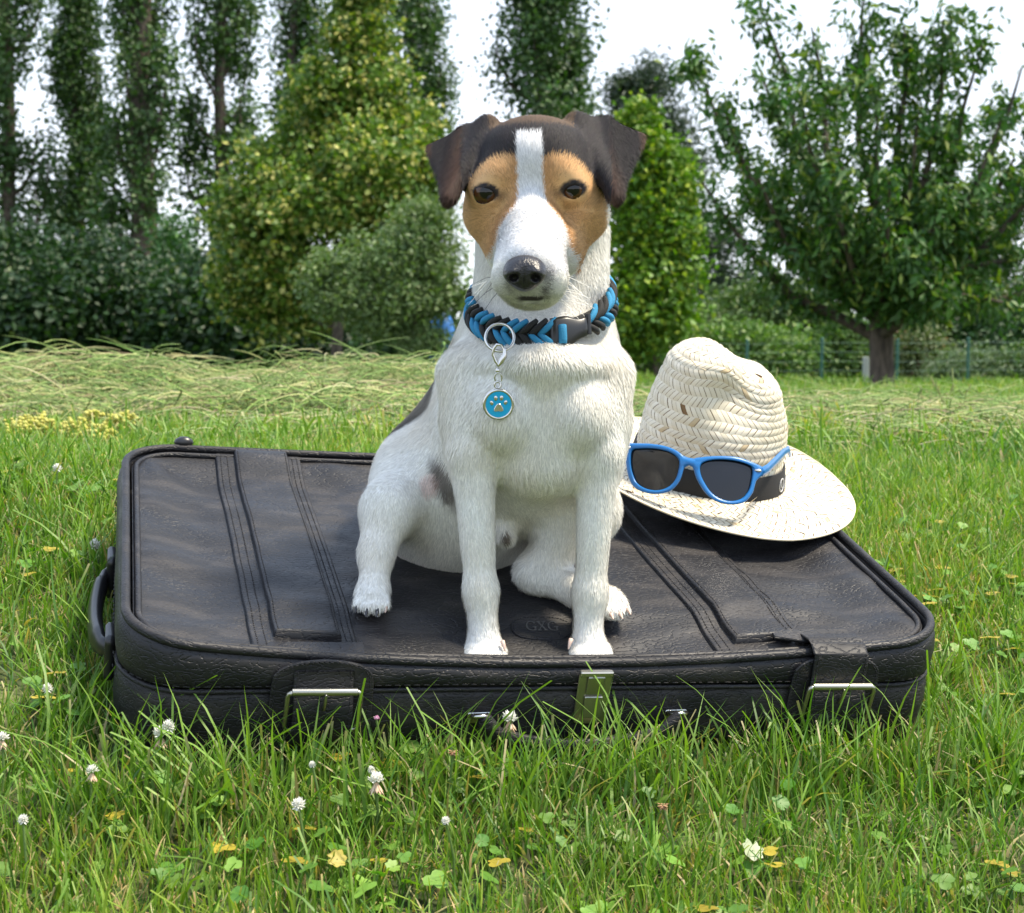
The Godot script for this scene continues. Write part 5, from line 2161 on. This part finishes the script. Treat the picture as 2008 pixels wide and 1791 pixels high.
	var plate_ := part("disc", b.done(false), M.enamel, tag_node)
	b = MB.new()
	pts = []
	for q in disc:
		pts.append(tc + lie * Vector3(q.x, q.y, 0.0003))
	b.tube(pts, 0.0012, 8, 1.0, true)
	part("rim", b.done(), M.steel, tag_node)
	for q in [[-0.0051, 0.0012, 0.0013, 0.0017, 0.35], [-0.0021, 0.0046, 0.0014, 0.0019, 0.1], [0.0021, 0.0047, 0.0014, 0.0019, -0.1], [0.0051, 0.0014, 0.0013, 0.0017, -0.35]]:
		b = MB.new()
		b.ball(tc + lie * Vector3(q[0], q[1], 0.0011), Vector3(q[2], q[3], 0.0006), 8, 12, lie * Basis(Vector3.BACK, q[4]))
		part("toe_print", b.done(), M.steel, plate_)
	var pad := PackedVector2Array()
	for q in [[-0.0036, -0.0048], [-0.0034, -0.0032], [-0.0024, -0.0012], [-0.0013, 0.0002], [0.0, 0.0007], [0.0013, 0.0002], [0.0024, -0.0012], [0.0034, -0.0032], [0.0036, -0.0048], [0.002, -0.0054], [0.0, -0.005], [-0.002, -0.0054]]:
		pad.append(Vector2(q[0], q[1]))
	b = MB.new()
	b.plate(pad, Transform3D(lie, tc + lie * Vector3(0, 0, 0.0011)), 0.0011, 0.0004)
	part("pad_print", b.done(false), M.steel, plate_)


# ---------------------------------------------------------------- single flowers and plants
func build_plants() -> void:
	# white clover heads: [px, py, size, kind]  kind 0 fresh, 1 with drooping brown lower petals, 2 pink bud, 3 withered
	var heads := [[315, 1440, 20, 1], [343, 1412, 16, 0, "fresh white clover head touching the suitcase beside a drooping clover"], [180, 1512, 15, 1], [112, 918, 11, 0, "small white clover head in the lawn behind the suitcase's plastic handle"], [738, 1530, 19, 1], [1000, 1410, 19, 1, "large clover head against the suitcase front beside the brass latch"], [585, 1578, 16, 0], [45, 1608, 12, 0], [93, 1350, 12, 0, "white clover head in the lawn before the suitcase's plastic handle"], [4, 1448, 16, 1], [874, 1610, 10, 0], [185, 1068, 13, 0, "white clover head close beside the suitcase just behind its plastic handle"], [738, 1413, 10, 2], [889, 1473, 12, 3], [1300, 1578, 13, 3, "withered brownish clover head before the suitcase on the hat's side"], [612, 1500, 8, 0], [728, 1510, 9, 0]]
	var groups := ["white clover heads in the lawn", "drooping clover heads", "", "withered clover heads"]
	var labels := ["fresh white clover head standing in the lawn grass", "white clover head with brown drooping lower petals in the lawn", "small pink daisy bud before the strap patch of the suitcase", "withered brown clover head among the front grass"]
	for q in heads:
		var d := reach(q[0], q[1], 0.05 if q[1] > 1100 else 0.035)
		var p := P(q[0], q[1], d)
		var r: float = q[2] / FOCAL * d
		var t := thing("clover_flower" if q[3] != 2 else "daisy_bud", q[4] if q.size() > 4 else labels[q[3]], "flower", groups[q[3]])
		var b := MB.new()
		var foot := on_ground(p.x + rf(-0.012, 0.012), d + rf(-0.006, 0.006))
		if in_case(foot.x, foot.z, 0.006):
			foot.z += 0.03
			p.z += 0.02
		b.col = Color(0.16, 0.25, 0.07)
		b.tube([foot - Vector3(0, 0.004, 0), foot.lerp(p, 0.5) + Vector3(0.003, 0, 0), p], 0.0009, 6)
		part("stem", b.done(), M.grass, t)
		b = MB.new()
		var n := 46 if q[3] < 2 else 26
		for i in n:
			var y := 1.0 - 2.0 * (i + 0.5) / n
			var a := i * 2.39996
			var ring := sqrt(1.0 - y * y)
			var dir := Vector3(cos(a) * ring, y, sin(a) * ring)
			b.col = Color(0.74, 0.72, 0.64).lerp(Color(0.82, 0.81, 0.76), rng.randf())
			var long := r * rf(0.8, 1.08)
			var droop := 0.0
			if q[3] == 1 and y < -0.25:
				b.col = Color(0.52, 0.33, 0.2).lerp(Color(0.66, 0.52, 0.38), rng.randf())
				dir = Vector3(dir.x * 0.55, -1.0, dir.z * 0.55).normalized()
				long = r * rf(1.2, 1.75)
			elif q[3] == 2:
				b.col = Color(0.62, 0.18, 0.4).lerp(Color(0.75, 0.5, 0.62), rng.randf())
				dir = Vector3(dir.x * 0.5, absf(dir.y) + 0.35, dir.z * 0.5).normalized()
			elif q[3] == 3:
				b.col = Color(0.3, 0.15, 0.07).lerp(Color(0.5, 0.3, 0.17), rng.randf())
				dir = Vector3(dir.x, -absf(dir.y) * 1.3, dir.z).normalized()
			var side := dir.cross(Vector3.UP if absf(dir.y) < 0.95 else Vector3.RIGHT).normalized()
			var out := side.cross(dir)
			var w := r * 0.17
			var s := b.add(p + dir * r * 0.15)
			b.add(p + dir * long * 0.65 + side * w + out * w * 0.3)
			b.add(p + dir * long + out * w * 0.9)
			b.add(p + dir * long * 0.65 - side * w + out * w * 0.3)
			b.add(p + dir * long * 0.7 - out * w * 0.9)
			b.tri(s, s + 1, s + 2)
			b.tri(s, s + 2, s + 3)
			b.tri(s, s + 4, s + 1)
			b.tri(s, s + 3, s + 4)
			b.tri(s + 1, s + 4, s + 2)
			b.tri(s + 4, s + 3, s + 2)
		part("blossom", b.done(false), M.petal, t)
	# yellow-green stonecrop clumps in front of the hay
	var pl := ["low yellow-green stonecrop plant with many flower heads before the hay", "smaller yellow-green stonecrop plant with few flower heads before the hay"]
	var pc := [[[150, 840], [185, 825], [225, 832], [250, 828], [200, 850], [170, 860], [215, 868], [190, 880], [130, 850], [212, 885]], [[30, 845], [55, 838], [75, 836], [45, 852], [92, 842]]]
	for i in 2:
		var t := thing("stonecrop_plant", pl[i], "plant")
		for q in pc[i]:
			var d: float = 2.2 + (880.0 - q[1]) * 0.004
			var c := P(q[0], q[1] - 8.0, d)
			var b := MB.new()
			var foot := on_ground(c.x, d)
			b.col = Color(0.2, 0.27, 0.06)
			b.tube([foot, foot.lerp(c, 0.6) + Vector3(0.004, 0, 0), c], 0.0016, 5)
			for k in 40:
				var e := c + Vector3(rng.randfn() * 0.0085, rng.randfn() * 0.006, rng.randfn() * 0.0085)
				b.col = Color(0.42, 0.4, 0.06).lerp(Color(0.55, 0.52, 0.14), rng.randf())
				b.ball(e, Vector3(0.0042, 0.0034, 0.0042) * rf(0.6, 1.2), 3, 5)
			part("flower_head", b.done(), M.petal, t)
	# a few large single leaves in the front grass
	var lp := [[500, 1655, 20, 0], [660, 1685, 19, 1], [470, 1755, 20, 0], [1475, 1668, 22, 2], [1440, 1590, 19, 0], [1530, 1575, 18, 0], [1545, 1540, 16, 0], [945, 1650, 15, 0], [1570, 1400, 14, 0], [770, 1700, 15, 3]]
	var ll := ["round fresh green leaf lying in the front grass", "yellowed leaf lying in the front grass", "pale whitish lobed leaf lying in the front grass", "bright lime-green leaf lying in the front grass"]
	for q in lp:
		var d := reach(q[0], q[1], 0.026)
		var p := P(q[0], q[1], d)
		if in_case(p.x, p.z, 0.02):
			continue
		var b := MB.new()
		b.col = [Color(0.075, 0.2, 0.02), Color(0.42, 0.34, 0.04), Color(0.4, 0.45, 0.28), Color(0.17, 0.3, 0.03)][q[3]]
		var r: float = q[2] / FOCAL * d
		var tilt := Basis(Vector3.RIGHT, rf(0.2, 0.8)) * Basis(Vector3.BACK, rf(-0.4, 0.4)) * Basis(Vector3.UP, rf(0, TAU))
		var c := b.add(p)
		for i in 28:
			var a := TAU * i / 28
			var rr := r * (1.0 + (0.13 * sin(a * 7.0) if q[3] != 0 else 0.04 * sin(a * 5.0))) * (0.55 if i == 0 else 1.0)
			b.add(p + tilt * Vector3(cos(a) * rr, 0.22 * r * absf(sin(a)) + 0.05 * r * sin(a * 7), sin(a) * rr))
		for i in 28:
			b.tri(c, c + 1 + i, c + 1 + (i + 1) % 28)
		b.col = Color(0.14, 0.24, 0.06)
		var foot := on_ground(p.x + 0.004, d + 0.004)
		b.tube([foot, p.lerp(foot, 0.4) + Vector3(0.002, 0, 0), p], 0.0007, 5)
		var o := part(numbered("meadow_leaf"), b.done(), M.leaf, self)
		tag(o, ll[q[3]], "leaf", "single leaves in the front grass" if q[3] == 0 else "")
